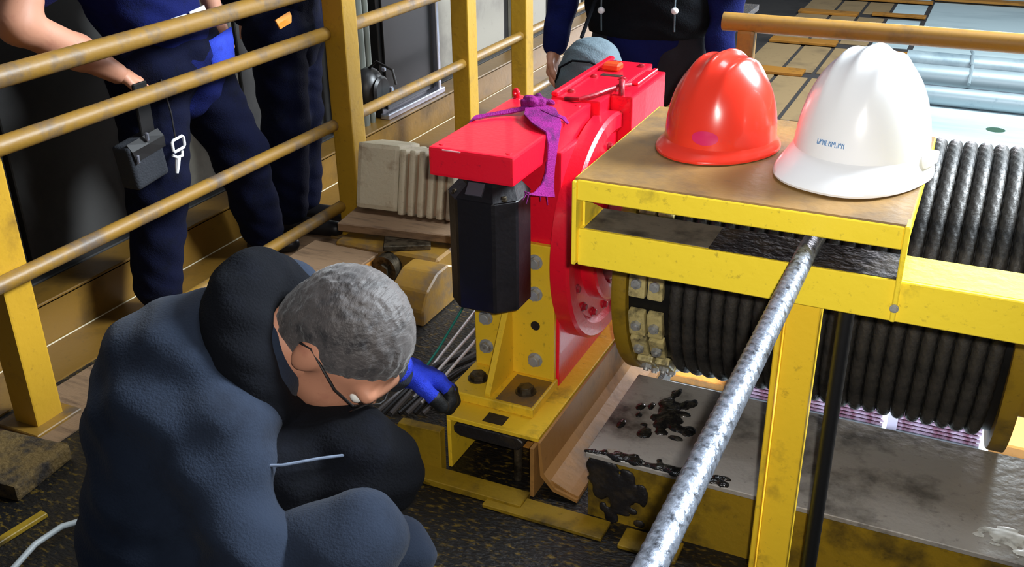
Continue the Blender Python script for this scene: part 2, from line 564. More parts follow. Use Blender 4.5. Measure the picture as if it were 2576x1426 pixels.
def figure(root, J, face, crown, shirt, trousers, sleeve=1.0, hair=HAIRD, hs=1.0, hands=None, fat=1.0, tfold=0.006, jfold=0.007, hem=0.0, hairlow=0.25, bootm=BOOT, coat_res=0.011, leg_fat=1.0, skip_jacket=False, neck_r=0.088):
    """J: joints in world metres. Adds body, shirt or jacket, trousers, boots, hair and face to the root."""
    V = lambda n: Vector(J[n])
    s, f, u = axes(face, crown)
    H = V('head')
    R = [tuple(s), tuple(f), tuple(u)]
    at = lambda a, b, c: tuple(H + s * a * hs + f * b * hs + u * c * hs)
    head = [('e', at(0, -0.012, 0.025), (0.077 * hs, 0.097 * hs, 0.094 * hs), R), ('e', at(0, 0.022, -0.045), (0.060 * hs, 0.072 * hs, 0.078 * hs), R),
            ('e', at(0, 0.066, -0.098), (0.026 * hs, 0.020 * hs, 0.020 * hs), R), ('c', at(0, 0.092, -0.002), at(0, 0.112, -0.038), 0.009 * hs, 0.015 * hs),
            ('e', at(0.076, -0.012, -0.010), (0.010 * hs, 0.020 * hs, 0.033 * hs), R), ('e', at(-0.076, -0.012, -0.010), (0.010 * hs, 0.020 * hs, 0.033 * hs), R),
            ('c', at(0.036, 0.083, 0.022), at(-0.036, 0.083, 0.022), 0.013 * hs, 0.013 * hs)]
    headm = blob(head, 0.0058, 0.022)
    nk = V('neck')
    torso = [('c', V('pelvis'), V('chest'), 0.115, 0.135), ('c', V('chest'), nk, 0.12, 0.058), ('c', nk, H - u * 0.03, 0.058 * hs, 0.058 * hs), ('c', V('lsh'), V('rsh'), 0.055, 0.055)]
    for q in 'lr':
        torso += [('c', V(q + 'sh'), V(q + 'el'), 0.052, 0.040), ('c', V(q + 'el'), V(q + 'wr'), 0.043, 0.029),
                  ('c', V(q + 'hip'), V(q + 'kn'), 0.085, 0.058), ('c', V(q + 'kn'), V(q + 'an'), 0.056, 0.040)]
    parts = [blob(torso, 0.014, 0.03), headm]
    for q in 'lr':
        hd = (hands or {}).get(q)
        if hd and not hd.get('glove'):
            pr, _ = hand(V(q + 'wr'), hd['d'], hd['b'], hd['t'], hd.get('c', 0.5), hd.get('s', 1.0))
            parts.append(blob(pr, 0.0045, 0.008))
    body = obj('body', joinmesh(*parts), SKIN, root, True, 0)
    # face
    for q in (1, -1):
        e = obj('eye', MB().sph(at(q * 0.031, 0.076, 0.002), 0.0125 * hs, u=12, v=8), EYEW, root, True, 0)
        obj('iris', MB().sph(at(q * 0.031, 0.0865, 0.002), (0.0055 * hs,) * 3, u=10, v=6), EYEB, e, True, 0)
    obj('mouth', blob([('c', at(0.022, 0.082, -0.068), at(-0.022, 0.082, -0.068), 0.006, 0.006), ('c', at(0.012, 0.089, -0.071), at(-0.012, 0.089, -0.071), 0.006, 0.006)], 0.004, 0.006), LIP, root, True, 0)
    # hair
    hp = [('e', at(0, -0.016, 0.030), (0.084 * hs, 0.102 * hs, 0.099 * hs), R), ('e', at(0, -0.050, -0.02), (0.072 * hs, 0.062 * hs, 0.085 * hs), R)]
    hc = tuple(H + f * 0.030 * hs + u * hairlow * 0.14 * hs)
    n1 = (f * 0.9 - u * 0.9).normalized()
    obj('hair', blob(hp, 0.0065, 0.02, (0.003, 160, 0.5, tuple(s)), [(hc, tuple(n1))]), hair, root, True, 0)
    # jacket or shirt
    ht = hem
    pel = V('pelvis')
    ch = V('chest')
    low = pel + (pel - ch).normalized() * ht
    jk = [('c', low, ch, 0.148 * fat, 0.165 * fat), ('c', ch, nk, 0.150 * fat, neck_r * fat), ('c', V('lsh'), V('rsh'), 0.078 * fat, 0.078 * fat),
          ('c', pel + (V('lhip') - V('rhip')).normalized() * 0.06, ch + (V('lsh') - V('rsh')).normalized() * 0.07, 0.115 * fat, 0.125 * fat),
          ('c', pel - (V('lhip') - V('rhip')).normalized() * 0.06, ch - (V('lsh') - V('rsh')).normalized() * 0.07, 0.115 * fat, 0.125 * fat)]
    for q in 'lr':
        e = V(q + 'el')
        if sleeve >= 1:
            jk += [('c', V(q + 'sh'), e, 0.078 * fat, 0.062 * fat), ('c', e, e.lerp(V(q + 'wr'), 0.95), 0.063 * fat, 0.046 * fat)]
        else:
            jk += [('c', V(q + 'sh'), V(q + 'sh').lerp(e, sleeve), 0.080 * fat, 0.072 * fat)]
    if not skip_jacket:
        obj('jacket' if sleeve >= 1 else 'shirt', blob(jk, coat_res, 0.045, (jfold, 26, 1.0)), shirt, root, True, 0)
    tr = [('c', V('lhip'), V('rhip'), 0.118 * leg_fat, 0.118 * leg_fat), ('c', pel, (V('lhip') + V('rhip')) / 2, 0.13 * leg_fat, 0.12 * leg_fat)]
    for q in 'lr':
        tr += [('c', V(q + 'hip'), V(q + 'kn'), 0.112 * leg_fat, 0.083 * leg_fat), ('c', V(q + 'kn'), V(q + 'an').lerp(V(q + 'kn'), 0.06), 0.083 * leg_fat, 0.070 * leg_fat)]
    obj('trousers', blob(tr, 0.012, 0.035, (tfold, 24, 2.2)), trousers, root, True, 0)
    for q in 'lr':
        a = V(q + 'an')
        d = Vector(J.get(q + 'toe', tuple(a + Vector((f.x, f.y, 0)).normalized() * 0.2)))
        d.z = 0.035
        heel = Vector((a.x, a.y, 0.04)) - (d - a).normalized() * 0.03
        heel.z = 0.042
        obj('boot', blob([('c', a + Vector((0, 0, 0.03)), heel, 0.05, 0.04), ('c', heel, d, 0.040, 0.034)], 0.008, 0.02, None, [((0, 0, 0.004), (0, 0, -1))]), bootm, root, True, 0)
    return body


exec_order = None

# ================================================================== the setting
mb = MB()
mb.prism([(-2.98, -0.9), (1.8, -0.9), (1.8, 2.0), (-0.725, 2.0), (-0.725, 2.384), (-0.76, 2.384), (-0.76, 3.04), (-0.62, 3.04), (-0.62, 3.9), (-1.9, 4.4), (-1.9, 9.2), (-2.98, 9.2)], 2, -0.05, 0.0)
tag(obj('floor', mb, FLOOR), kind='structure')
mb = MB()
mb.box((-34, 3.0, -5.2), (16, 62, -5.0))
tag(obj('floor', mb, CONC), kind='structure')
tag(obj('floor', MB().box((-34, 12.0, -5.0), (-5.96, 62, -4.985)), mat('dark_hall_floor', (66, 60, 56), 0.7, 0, (40, 36, 34), 0.4, 0.6)), kind='structure')
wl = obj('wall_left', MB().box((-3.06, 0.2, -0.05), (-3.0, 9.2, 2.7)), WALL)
tag(wl, kind='structure')
ys = [0.35, 1.0, 1.62, 2.24, 2.86, 3.48, 4.06]
pan = None
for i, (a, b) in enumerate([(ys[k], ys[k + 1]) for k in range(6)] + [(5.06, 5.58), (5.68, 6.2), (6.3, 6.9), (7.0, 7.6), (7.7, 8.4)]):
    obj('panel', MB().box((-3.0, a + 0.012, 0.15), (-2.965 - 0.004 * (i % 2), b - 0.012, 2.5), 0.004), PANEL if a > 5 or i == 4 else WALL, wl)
obj('sill', MB().box((-3.0, 0.3, 0.10), (-2.93, 9.0, 0.15), 0.004), WALL, wl)
# walkway strips behind the guardrail
wk = tag(obj('trim_1', MB().box((-2.76, 0.0, 0.0), (-2.545, 9.0, 0.006)), TOE), kind='structure')
tag(obj('trim_2', MB().box((-2.52, 0.0, 0.0), (-2.27, 5.6, 0.004)), WOOD), kind='structure')

# yellow toe beam along the walkway
tb = thing('toe_beam', (-2.78, 4.5, 0), 'long yellow steel toe beam running along the foot of the grey wall', 'beam')
obj('web', MB().box((-2.79, 0.0, 0.0), (-2.762, 9.0, 0.155), 0.003), TOE, tb)
obj('top_flange', MB().box((-2.90, 0.0, 0.145), (-2.762, 9.0, 0.16), 0.003), TOE, tb)
obj('pale_seam', MB().cyl((-2.757, 0.0, 0.006), (-2.757, 9.0, 0.006), 0.003, seg=8), BEIGE, tb)  # pale line along the foot of the beam

# ================================================================== the box girder and the frame of the winch
bg = thing('box_girder', (0.2, 2.2, 0), 'low olive box girder with a greasy grey steel top lying below the rope drum', 'girder')
mb = MB().box((-0.742, 1.985, 0.186), (1.6, 2.405, 0.2), 0.002)
obj('top_plate', mb, GREASE, bg)
obj('front_plate', MB().box((-0.735, 1.995, 0.0), (1.6, 2.007, 0.186)), YELD, bg)
obj('back_plate', MB().box((-0.735, 2.385, 0.0), (1.6, 2.395, 0.186)), ORG, bg)
obj('end_plate', MB().box((-0.735, 2.007, 0.0), (-0.723, 2.385, 0.186)), YELD, bg)
V, Q = [], []
rnd = random.Random(3)
ms = []
for i in range(70):
    a, rr = rnd.uniform(0, 6.28), rnd.gauss(0, 0.055)
    ms.append(('e', (-0.60 + 0.8 * rr * math.cos(a), 2.24 + 1.3 * rr * math.sin(a), 0.199), (rnd.uniform(0.006, 0.022), rnd.uniform(0.008, 0.03), rnd.uniform(0.003, 0.011))))
for i in range(60):
    ms.append(('e', (rnd.uniform(-0.735, -0.36), 1.99 + abs(rnd.gauss(0, 0.018)), 0.199), (rnd.uniform(0.006, 0.026), rnd.uniform(0.004, 0.012), rnd.uniform(0.003, 0.010))))
tag(obj('grease_lumps', blob(ms, 0.0055, 0.004), LUMP, bg, True, 0), 'black glistening grease lumps', kind='stuff')
ms = [('e', (-0.665 + rnd.gauss(0, 0.035), 1.9945, 0.10 + rnd.gauss(0, 0.055)), (rnd.uniform(0.008, 0.022), 0.005, rnd.uniform(0.008, 0.03))) for i in range(90)]
ms = [m for m in ms if m[1][2] - m[2][2] > -0.01 and m[1][2] + m[2][2] < 0.2]
tag(obj('grease_smear', blob(ms, 0.005, 0.004), DARK, bg, True, 0), 'black grease smear', kind='stuff')
ms = [('e', (0.25 + rnd.gauss(0, 0.035), 2.06 + rnd.gauss(0, 0.018), 0.2), (rnd.uniform(0.006, 0.024), rnd.uniform(0.004, 0.012), 0.0028)) for i in range(60)]
tag(obj('bare_patch', blob(ms, 0.0045, 0.003), mat('bare_metal_patch', (206, 206, 200), 0.4, 0.1, (130, 128, 120), 0.4, 30), bg, True), 'bare whitish scuffed patch', kind='stuff')

sf = thing('winch_gantry', (-0.36, 1.69, 0), 'yellow steel frame with a flat cover carrying two helmets, a cross beam and one post', 'frame')
obj('top_plate', MB().box((-0.66, 1.676, 1.042), (-0.064, 2.2, 1.05), 0.002), YELT, sf)
obj('front_lip', MB().box((-0.655, 1.672, 1.006), (-0.071, 1.68, 1.047), 0.002), YELB, sf)
obj('side_lip', MB().box((-0.071, 1.68, 1.008), (-0.063, 2.2, 1.0495), 0.002), YELB, sf)
obj('side_lip', MB().box((-0.662, 1.68, 1.008), (-0.655, 2.2, 1.0495), 0.002), YELB, sf)
obj('corner_plate', MB().box((-0.071, 1.668, 0.872), (-0.062, 1.705, 1.05), 0.002), YELB, sf)
obj('corner_plate', MB().box((-0.664, 1.668, 0.872), (-0.655, 1.76, 1.045), 0.002), YELB, sf)
obj('gusset', MB().prism([(1.70, 0.945), (1.80, 0.945), (1.70, 1.0)], 0, -0.653, -0.648), YELB, sf)
obj('back_leg', MB().box((-0.655, 2.12, 0.99), (-0.62, 2.15, 1.042), 0.002), YELB, sf)
obj('cross_beam', MB().box((-0.655, 1.68, 0.868), (1.3, 1.69, 0.945), 0.002).box((-0.655, 1.69, 0.937), (1.3, 1.80, 0.945), 0.001), YELB, sf)
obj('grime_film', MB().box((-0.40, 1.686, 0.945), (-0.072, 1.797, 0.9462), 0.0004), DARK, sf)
obj('sheen_film', MB().box((-0.645, 1.688, 0.945), (-0.40, 1.797, 0.946), 0.0004), mat('grey_sheen', (112, 104, 90), 0.6, 0, (60, 54, 46), 0.45, 14), sf)  # grey colour paints in the reflection on the grimy beam top
pw = obj('post', MB().box((-0.249, 1.700, 0.0), (-0.190, 1.708, 0.868), 0.002).box((-0.198, 1.708, 0.0), (-0.190, 1.75, 0.868), 0.001), YEL, sf)
obj('post_flange', MB().box((-0.262, 1.682, 0.0), (-0.252, 1.75, 0.868), 0.002), YEL, pw)
for p, a in (((-0.066, 1.668, 0.90), (0, -1, 0)), ((-0.664, 1.70, 0.99), (-1, 0, 0))):
    obj('bolt', hexbolt(p, a, 0.006, 0.006), STEEL, sf)

# ---- channel under the gearbox
ch = thing('support_channel', (-1.03, 2.5, 0), 'yellow steel channel open at its end under the red gearbox', 'channel')
obj('top_flange', MB().box((-1.168, 2.03, 0.157), (-0.892, 3.1, 0.171), 0.002), YEL, ch)
obj('side_web', MB().box((-0.904, 2.0, 0.0), (-0.892, 3.1, 0.157), 0.002), BRNY, ch)
obj('side_web', MB().box((-1.168, 2.03, 0.0), (-1.156, 3.1, 0.157), 0.002), YEL, ch)
obj('slot', MB().box((-1.065, 2.045, 0.1705), (-1.005, 2.09, 0.172)), DARK, ch)
mb = MB()
mb.prism([(-1.13, 0.112), (-0.955, 0.112), (-0.937, 0.13), (-0.937, 0.142), (-0.955, 0.152), (-1.13, 0.152), (-1.148, 0.142), (-1.148, 0.122)], 1, 2.032, 2.4, 0.003)
obj('packing_plate', mb, DARK, ch)
obj('inner_web', MB().box((-1.156, 2.2, 0.0), (-0.904, 2.21, 0.112)), ORG, ch)
obj('leg', MB().cyl((-0.965, 2.06, 0.0), (-0.965, 2.06, 0.112), 0.012, seg=12), DSTEEL, ch)
obj('front_bracket', MB().prism([(-1.168, 0.0), (-1.33, 0.0), (-1.33, 0.06), (-1.30, 0.135), (-1.168, 0.14)], 1, 1.99, 2.02, 0.002).box((-1.36, 1.93, 0.0), (-1.168, 1.99, 0.012), 0.002), YELD, ch)
obj('toe_plate', MB().box((-1.25, 1.93, 0.0), (-0.90, 1.995, 0.02), 0.002), YELD, ch)

dp = thing('deflector_plate', (-0.84, 2.4, 0), 'tan curved steel plate rising from the floor beside the greasy girder end', 'plate')
pr = [(-0.889, 0.165), (-0.882, 0.165), (-0.872, 0.07), (-0.84, 0.03), (-0.775, 0.012), (-0.775, 0.004), (-0.845, 0.02), (-0.882, 0.06)]
obj('plate', MB().prism(pr, 1, 2.02, 3.0), BRNY, dp)
obj('bright_edge', MB().prism([(-0.858, 0.045), (-0.80, 0.019), (-0.775, 0.0135), (-0.775, 0.018), (-0.80, 0.024), (-0.858, 0.05)], 1, 2.03, 3.0), BRNY, dp)
tag(obj('floor_plate', MB().box((-1.0, 1.905, 0.0), (-0.665, 1.978, 0.012), 0.002), YELD), 'flat olive steel plate lying on the dark floor before the girder', 'plate')
tag(obj('floor_plate', MB().box((-0.62, 1.90, 0.0), (-0.47, 1.975, 0.012), 0.002), YELD), 'short olive steel plate on the dark floor below the slanting wire rope', 'plate')

# ================================================================== rope drum
AX = Vector((0, 2.546, 0.572))
dr = thing('rope_drum', (-0.25, AX.y, AX.z - 0.38), 'large winch drum wound with greased black wire rope, yellow flange and clamps', 'drum')
obj('barrel', MB().lathe([(0.342, -0.72), (0.342, 0.18)], AX, 'X', 72), BAR, dr, True)
obj('flange', MB().lathe([(0.06, -0.755), (0.368, -0.755), (0.372, -0.75), (0.372, -0.722), (0.368, -0.717), (0.342, -0.717)], AX, 'X', 72), YELD, dr, True)
obj('flange', MB().lathe([(0.342, 0.168), (0.385, 0.168), (0.388, 0.172), (0.388, 0.205), (0.06, 0.21)], AX, 'X', 72), YELD, dr, True)
obj('shaft', MB().cyl((-0.9, AX.y, AX.z), (0.6, AX.y, AX.z), 0.05, seg=24), DSTEEL, dr, True)
obj('bearing_shade_block', MB().prism([(AX.y - 0.36, 0.2), (AX.y + 0.40, 0.2), (AX.y + 0.36, AX.z + 0.36), (AX.y - 0.30, AX.z + 0.36)], 0, 0.34, 0.80, 0.01), YEL, dr)  # out of view; drum bearing enlarged to shade the girder top
# rope wraps
mb = MB()
R0, rr, NS, NC = 0.3435, 0.0168, 360, 18
rings = []
for i in range(NS):
    t = 2 * math.pi * i / NS
    ring = []
    for k in range(NC):
        a = 2 * math.pi * k / NC
        q = rr * (0.86 + 0.18 * abs(math.cos(3 * a + t * 30)))
        rad = R0 + q * math.cos(a)
        ring.append(mb.b.verts.new((q * math.sin(a) + 0.0175 * math.sin(t) * 0.5, -rad * math.cos(t), rad * math.sin(t))))
    rings.append(ring)
for i in range(NS):
    for k in range(NC):
        j, l = (i + 1) % NS, (k + 1) % NC
        mb.b.faces.new((rings[i][k], rings[i][l], rings[j][l], rings[j][k]))
for v in mb.b.verts:
    v.co += Vector((-0.592, AX.y, AX.z))
w0 = obj('rope_wrap', mb, ROPED, dr, True, 0)
for i in range(1, 22):
    dup(w0, (0.0347 * i, 0, 0), dr)
# clamps holding the rope end on the barrel
for k, ang in enumerate((-30, -15.5, 4, 18.5, 38, 52.5, 72, 86.5, -64, -49.5, 106, 120.5)):
    a = math.radians(ang)
    rot = Matrix.Rotation(-a, 3, 'X')
    for (x0, x1) in ((-0.712, -0.668), (-0.662, -0.622)):
        c = Vector(((x0 + x1) / 2, AX.y - 0.352 * math.cos(a), AX.z + 0.352 * math.sin(a)))
        h = Vector(((x1 - x0) / 2, 0.0115, 0.039))
        o = obj('clamp', MB().box(c - h, c + h, 0.006, rot, 2), mat('clamp_paint', (206, 190, 130), 0.4, 0.1, (60, 56, 48), 0.4, 26, 0.3, 60), dr)
        n = Vector((0, -math.cos(a), math.sin(a)))
        obj('nut', MB().cyl(c + n * 0.010, c + n * 0.022, 0.014, seg=6).cyl(c + n * 0.022, c + n * 0.028, 0.008, seg=10), STEEL, o)

# ================================================================== the red gearbox
gb = thing('gearbox', (-1.04, 2.6, 0.17), 'bright red steel gearbox with a flat lid overhanging the black motor', 'gearbox')
body = obj('body', MB().box((-1.16, 2.292, 0.171), (-0.942, 3.0, 0.872), 0.006, seg=2), RED, gb)
obj('front_lid', MB().box((-1.178, 2.022, 0.868), (-0.953, 2.53, 0.94), 0.007, seg=2), RED, gb)
rl = obj('rear_lid', MB().box((-1.075, 2.535, 0.873), (-0.93, 3.0, 0.945), 0.006, seg=2), RED, gb)
obj('side_block', MB().box((-0.93, 2.62, 0.80), (-0.866, 2.93, 0.942), 0.006, seg=2), RED, gb)
obj('edge_strip', MB().box((-1.075, 2.535, 0.945), (-1.055, 3.0, 0.957), 0.003), RED, rl)
obj('edge_strip', MB().box((-0.905, 2.74, 0.942), (-0.89, 2.93, 0.95), 0.002), RED, rl)
ring = obj('bearing_cover', MB().lathe([(0.0, -0.945), (0.330, -0.945), (0.330, -0.90), (0.322, -0.892), (0.285, -0.892), (0.270, -0.905), (0.215, -0.905), (0.21, -0.868), (0.205, -0.862), (0.165, -0.862), (0.155, -0.885), (0.06, -0.885)], (0, AX.y + 0.01, AX.z + 0.005), 'X', 64), RED, gb, True, 30)
for k in range(16):
    a = 2 * math.pi * k / 16
    obj('bolt', hexbolt((-0.905, AX.y + 0.245 * math.cos(a), AX.z + 0.245 * math.sin(a)), (1, 0, 0), 0.011, 0.010), REDD, ring)
obj('hub', MB().lathe([(0.15, -0.885), (0.12, -0.80), (0.09, -0.755)], AX, 'X', 40), REDD, gb, True)
# lifting eyes
def eye_ring(c, axis, R, r, m, par):
    mb = MB()
    c = Vector(c)
    n = Vector(axis).normalized()
    a1 = n.orthogonal().normalized()
    a2 = n.cross(a1)
    N = 28
    rings = []
    for i in range(N):
        t = 2 * math.pi * i / N
        d = a1 * math.cos(t) + a2 * math.sin(t)
        rings.append([mb.b.verts.new(c + d * (R + r * math.cos(2 * math.pi * k / 10)) + n * r * math.sin(2 * math.pi * k / 10)) for k in range(10)])
    for i in range(N):
        for k in range(10):
            mb.b.faces.new((rings[i][k], rings[i][(k + 1) % 10], rings[(i + 1) % N][(k + 1) % 10], rings[(i + 1) % N][k]))
    mb.cyl(c - Vector((0, 0, R + r * 2.2)), c - Vector((0, 0, R - r * 0.2)), r * 1.6, r * 1.1, seg=14)
    return obj('lifting_eye', mb, m, par, True, 50)


ey = eye_ring((-0.91, 2.655, 0.945), (1, 0.35, 0), 0.027, 0.009, REDD, gb)
eye_ring((-1.165, 2.50, 0.952), (0.5, 1, 0), 0.009, 0.006, RED, gb)
for (x, y) in ((-1.04, 2.60), (-1.04, 2.78), (-0.96, 2.60), (-0.95, 2.78), (-1.04, 2.96), (-0.95, 2.95)):
    obj('bolt', hexbolt((x, y, 0.945), (0, 0, 1), 0.010, 0.006), REDD, rl)
for (x, y) in ((-1.155, 2.05), (-0.976, 2.05), (-1.155, 2.49), (-0.976, 2.49)):
    obj('screw', MB().cyl((x, y, 0.9395), (x, y, 0.942), 0.008, 0.007, seg=14), RED, gb)
obj('breather', MB().box((-1.045, 2.855, 0.945), (-0.99, 2.90, 0.968), 0.006), mat('orange_red_cap', (220, 70, 26), 0.45), rl)
obj('inspection_slot', MB().box((-1.03, 2.80, 0.9449), (-0.965, 2.826, 0.9462), 0.0005), DARK, rl)
obj('oil_lead', MB().tube([(-1.03, 2.53, 0.944), (-0.985, 2.52, 0.95), (-0.95, 2.55, 0.958), (-0.93, 2.60, 0.962), (-0.915, 2.66, 0.96), (-0.90, 2.70, 0.955)], 0.006, 8), REDD, gb, True)
obj('paint_run', MB().box((-1.14, 2.0195, 0.935), (-1.09, 2.0225, 0.9385), 0.001), mat('chipped_edge', (240, 170, 176), 0.4), gb)

# ---- motor under the lid
mo = thing('motor', (-1.04, 2.15, 0.5), 'black faceted motor hanging below the red gearbox lid', 'motor')
x0, x1, y0, y1 = -1.170, -0.977, 2.052, 2.225
cx, cy = (x0 + x1) / 2, (y0 + y1) / 2


def chamf(x0, x1, y0, y1, c):
    return [(x0 + c, y0), (x1 - c, y0), (x1, y0 + c), (x1, y1 - c), (x1 - c, y1), (x0 + c, y1), (x0, y1 - c), (x0, y0 + c)]


obj('housing', MB().prism(chamf(x0, x1, y0, y1, 0.045), 2, 0.50, 0.805, 0.005), BLK, mo)
mb = MB()
A_, B_ = chamf(x0, x1, y0, y1, 0.045), chamf(x0 + 0.025, x1 - 0.018, y0 + 0.025, y1 - 0.025, 0.04)
va = [mb.b.verts.new((*p, 0.805)) for p in A_]
vb = [mb.b.verts.new((*p, 0.835)) for p in B_]
for i in range(8):
    mb.b.faces.new((va[i], va[(i + 1) % 8], vb[(i + 1) % 8], vb[i]))
mb.b.faces.new(vb)
mb.b.faces.new(va[::-1])
obj('shoulder', mb, BLK, mo)
obj('neck', MB().prism(B_, 2, 0.835, 0.868), BLK, mo)
obj('name_plate', MB().box((-1.10, y0 + 0.012, 0.812), (-1.055, y0 + 0.020, 0.846), 0.001, Matrix.Rotation(math.radians(-42), 3, 'X')), mat('grey_plate_metal', (96, 92, 104), 0.4, 0.4), mo)
for (x, y) in ((x0 + 0.03, y0 + 0.03), (x1 - 0.03, y0 + 0.03)):
    obj('bolt', hexbolt((x, y, 0.806), (0, 0, 1), 0.009, 0.009), DSTEEL, mo)
obj('drain_plug', hexbolt((-1.06, 2.10, 0.50), (0, 0, -1), 0.011, 0.012), BLK, mo)

# ---- bracket
br = thing('gearbox_bracket', (-1.07, 2.2, 0.171), 'yellow T-shaped bracket bolted to the front of the red gearbox with steel bolts', 'bracket')
mb = MB().box((-1.197, 2.270, 0.2), (-0.95, 2.2905, 0.612), 0.003)
obj('back_flange', mb, YEL, br)
obj('base_plate', MB().box((-1.205, 2.108, 0.1715), (-0.944, 2.289, 0.2), 0.003), YEL, br)
obj('gusset', MB().prism([(2.27, 0.2), (2.27, 0.43), (2.252, 0.43), (2.118, 0.212), (2.118, 0.2)], 0, -1.094, -1.076, 0.002), YEL, br)
for z in (0.562, 0.466, 0.257):
    obj('bolt', hexbolt((-1.006, 2.27, z), (0, -1, 0), 0.0175, 0.016), STEEL, br)
for z in (0.267, 0.36):
    obj('bolt', hexbolt((-1.160, 2.27, z), (0, -1, 0), 0.0175, 0.016), STEEL, br)
obj('bolt_hole', MB().cyl((-1.006, 2.2702, 0.366), (-1.006, 2.2685, 0.366), 0.014, seg=20), DARK, br)
for (x, y) in ((-1.152, 2.195), (-0.998, 2.185)):
    obj('bolt', hexbolt((x, y, 0.2), (0, 0, 1), 0.024, 0.018), DSTEEL, br)
obj('dirt_film', MB().box((-1.06, 2.118, 0.2), (-0.95, 2.262, 0.2008), 0.0003), YELR, br)

# ================================================================== guardrail on the left walkway
gr = thing('guardrail', (-2.36, 3.3, 0), 'long yellow guardrail with four horizontal rails in front of the standing workers', 'railing')
for i, (xo, y) in enumerate(((-0.055, 1.73), (0.05, 3.34), (0, 4.47), (0, 5.16))):
    p = obj('post', MB().box((-2.412 + xo, y - 0.048, 0.0), (-2.318 + xo, y + 0.048, 1.28 if i < 2 else (0.93 if i == 2 else 1.28)), 0.006, seg=2), POSTY, gr)
    obj('base_plate', MB().box((-2.45 + xo, y - 0.085, 0.0), (-2.28 + xo, y + 0.085, 0.014), 0.003), YELR, p)
    if i == 2:
        obj('end_cap', MB().cyl((-2.40, y - 0.075, 0.925), (-2.36, y + 0.10, 0.945), 0.036, seg=20), DGREY, p, True)
for z, r, a, b in ((1.043, 0.030, -0.4, 3.27), (0.866, 0.027, -0.4, 4.47), (0.496, 0.024, -0.4, 6.2), (0.143, 0.024, 2.3, 6.2)):
    obj('rail', MB().cyl((-2.356, a, z), (-2.356, b, z), r, seg=18), YELR, gr, True)
obj('rail', MB().cyl((-2.356, 5.16, 0.866), (-2.356, 6.2, 0.866), 0.024, seg=18), YELR, gr, True)

# rail behind the drum
hr = thing('handrail', (-0.69, 3.2, 0), 'single yellow handrail on a short post behind the two hard hats', 'railing')
obj('rail', MB().cyl((-0.768, 3.2, 1.05), (1.4, 3.2, 1.05), 0.0285, seg=24), HANDR, hr, True)
obj('post', MB().box((-0.717, 3.176, 0.0), (-0.663, 3.224, 1.03), 0.01, seg=2), HANDR, hr)
obj('post', MB().box((1.2, 3.176, -0.15), (1.25, 3.224, 1.03), 0.01, seg=2), HANDR, hr)
tag(obj('trim_3', MB().box((-0.62, 3.12, -0.1), (1.6, 3.3, 0.0), 0.005), YELD), kind='structure')

# ================================================================== ropes
path = [(-0.20, AX.y - 0.1, 0.944), (-0.212, 2.2, 0.958), (-0.219, 1.9, 0.968), (-0.223, 1.66, 0.976)]
n = 520
for i in range(1, n + 1):
    path.append((-0.223, 1.66 - 2.2 * i / n, 0.976))
tag(obj('wire_rope', MB().tube(path, 0.0172, 36, True, 6, 0.11, 0.045), ROPE, None, True, 0), 'bright twisted steel wire rope coming out from under the yellow cover', 'rope')
pp = [(-0.149, 1.75, 0.868 - 0.868 * i / 120) for i in range(121)]
tag(obj('hanging_bar', MB().tube(pp, 0.0145, 20, True, 6, 0.16, 0.04), mat('black_rope_grease', (16, 16, 18), 0.5, 0.1), None, True, 0), 'thin black rope hanging straight down beside the yellow post', 'rope')

# ================================================================== hard hats


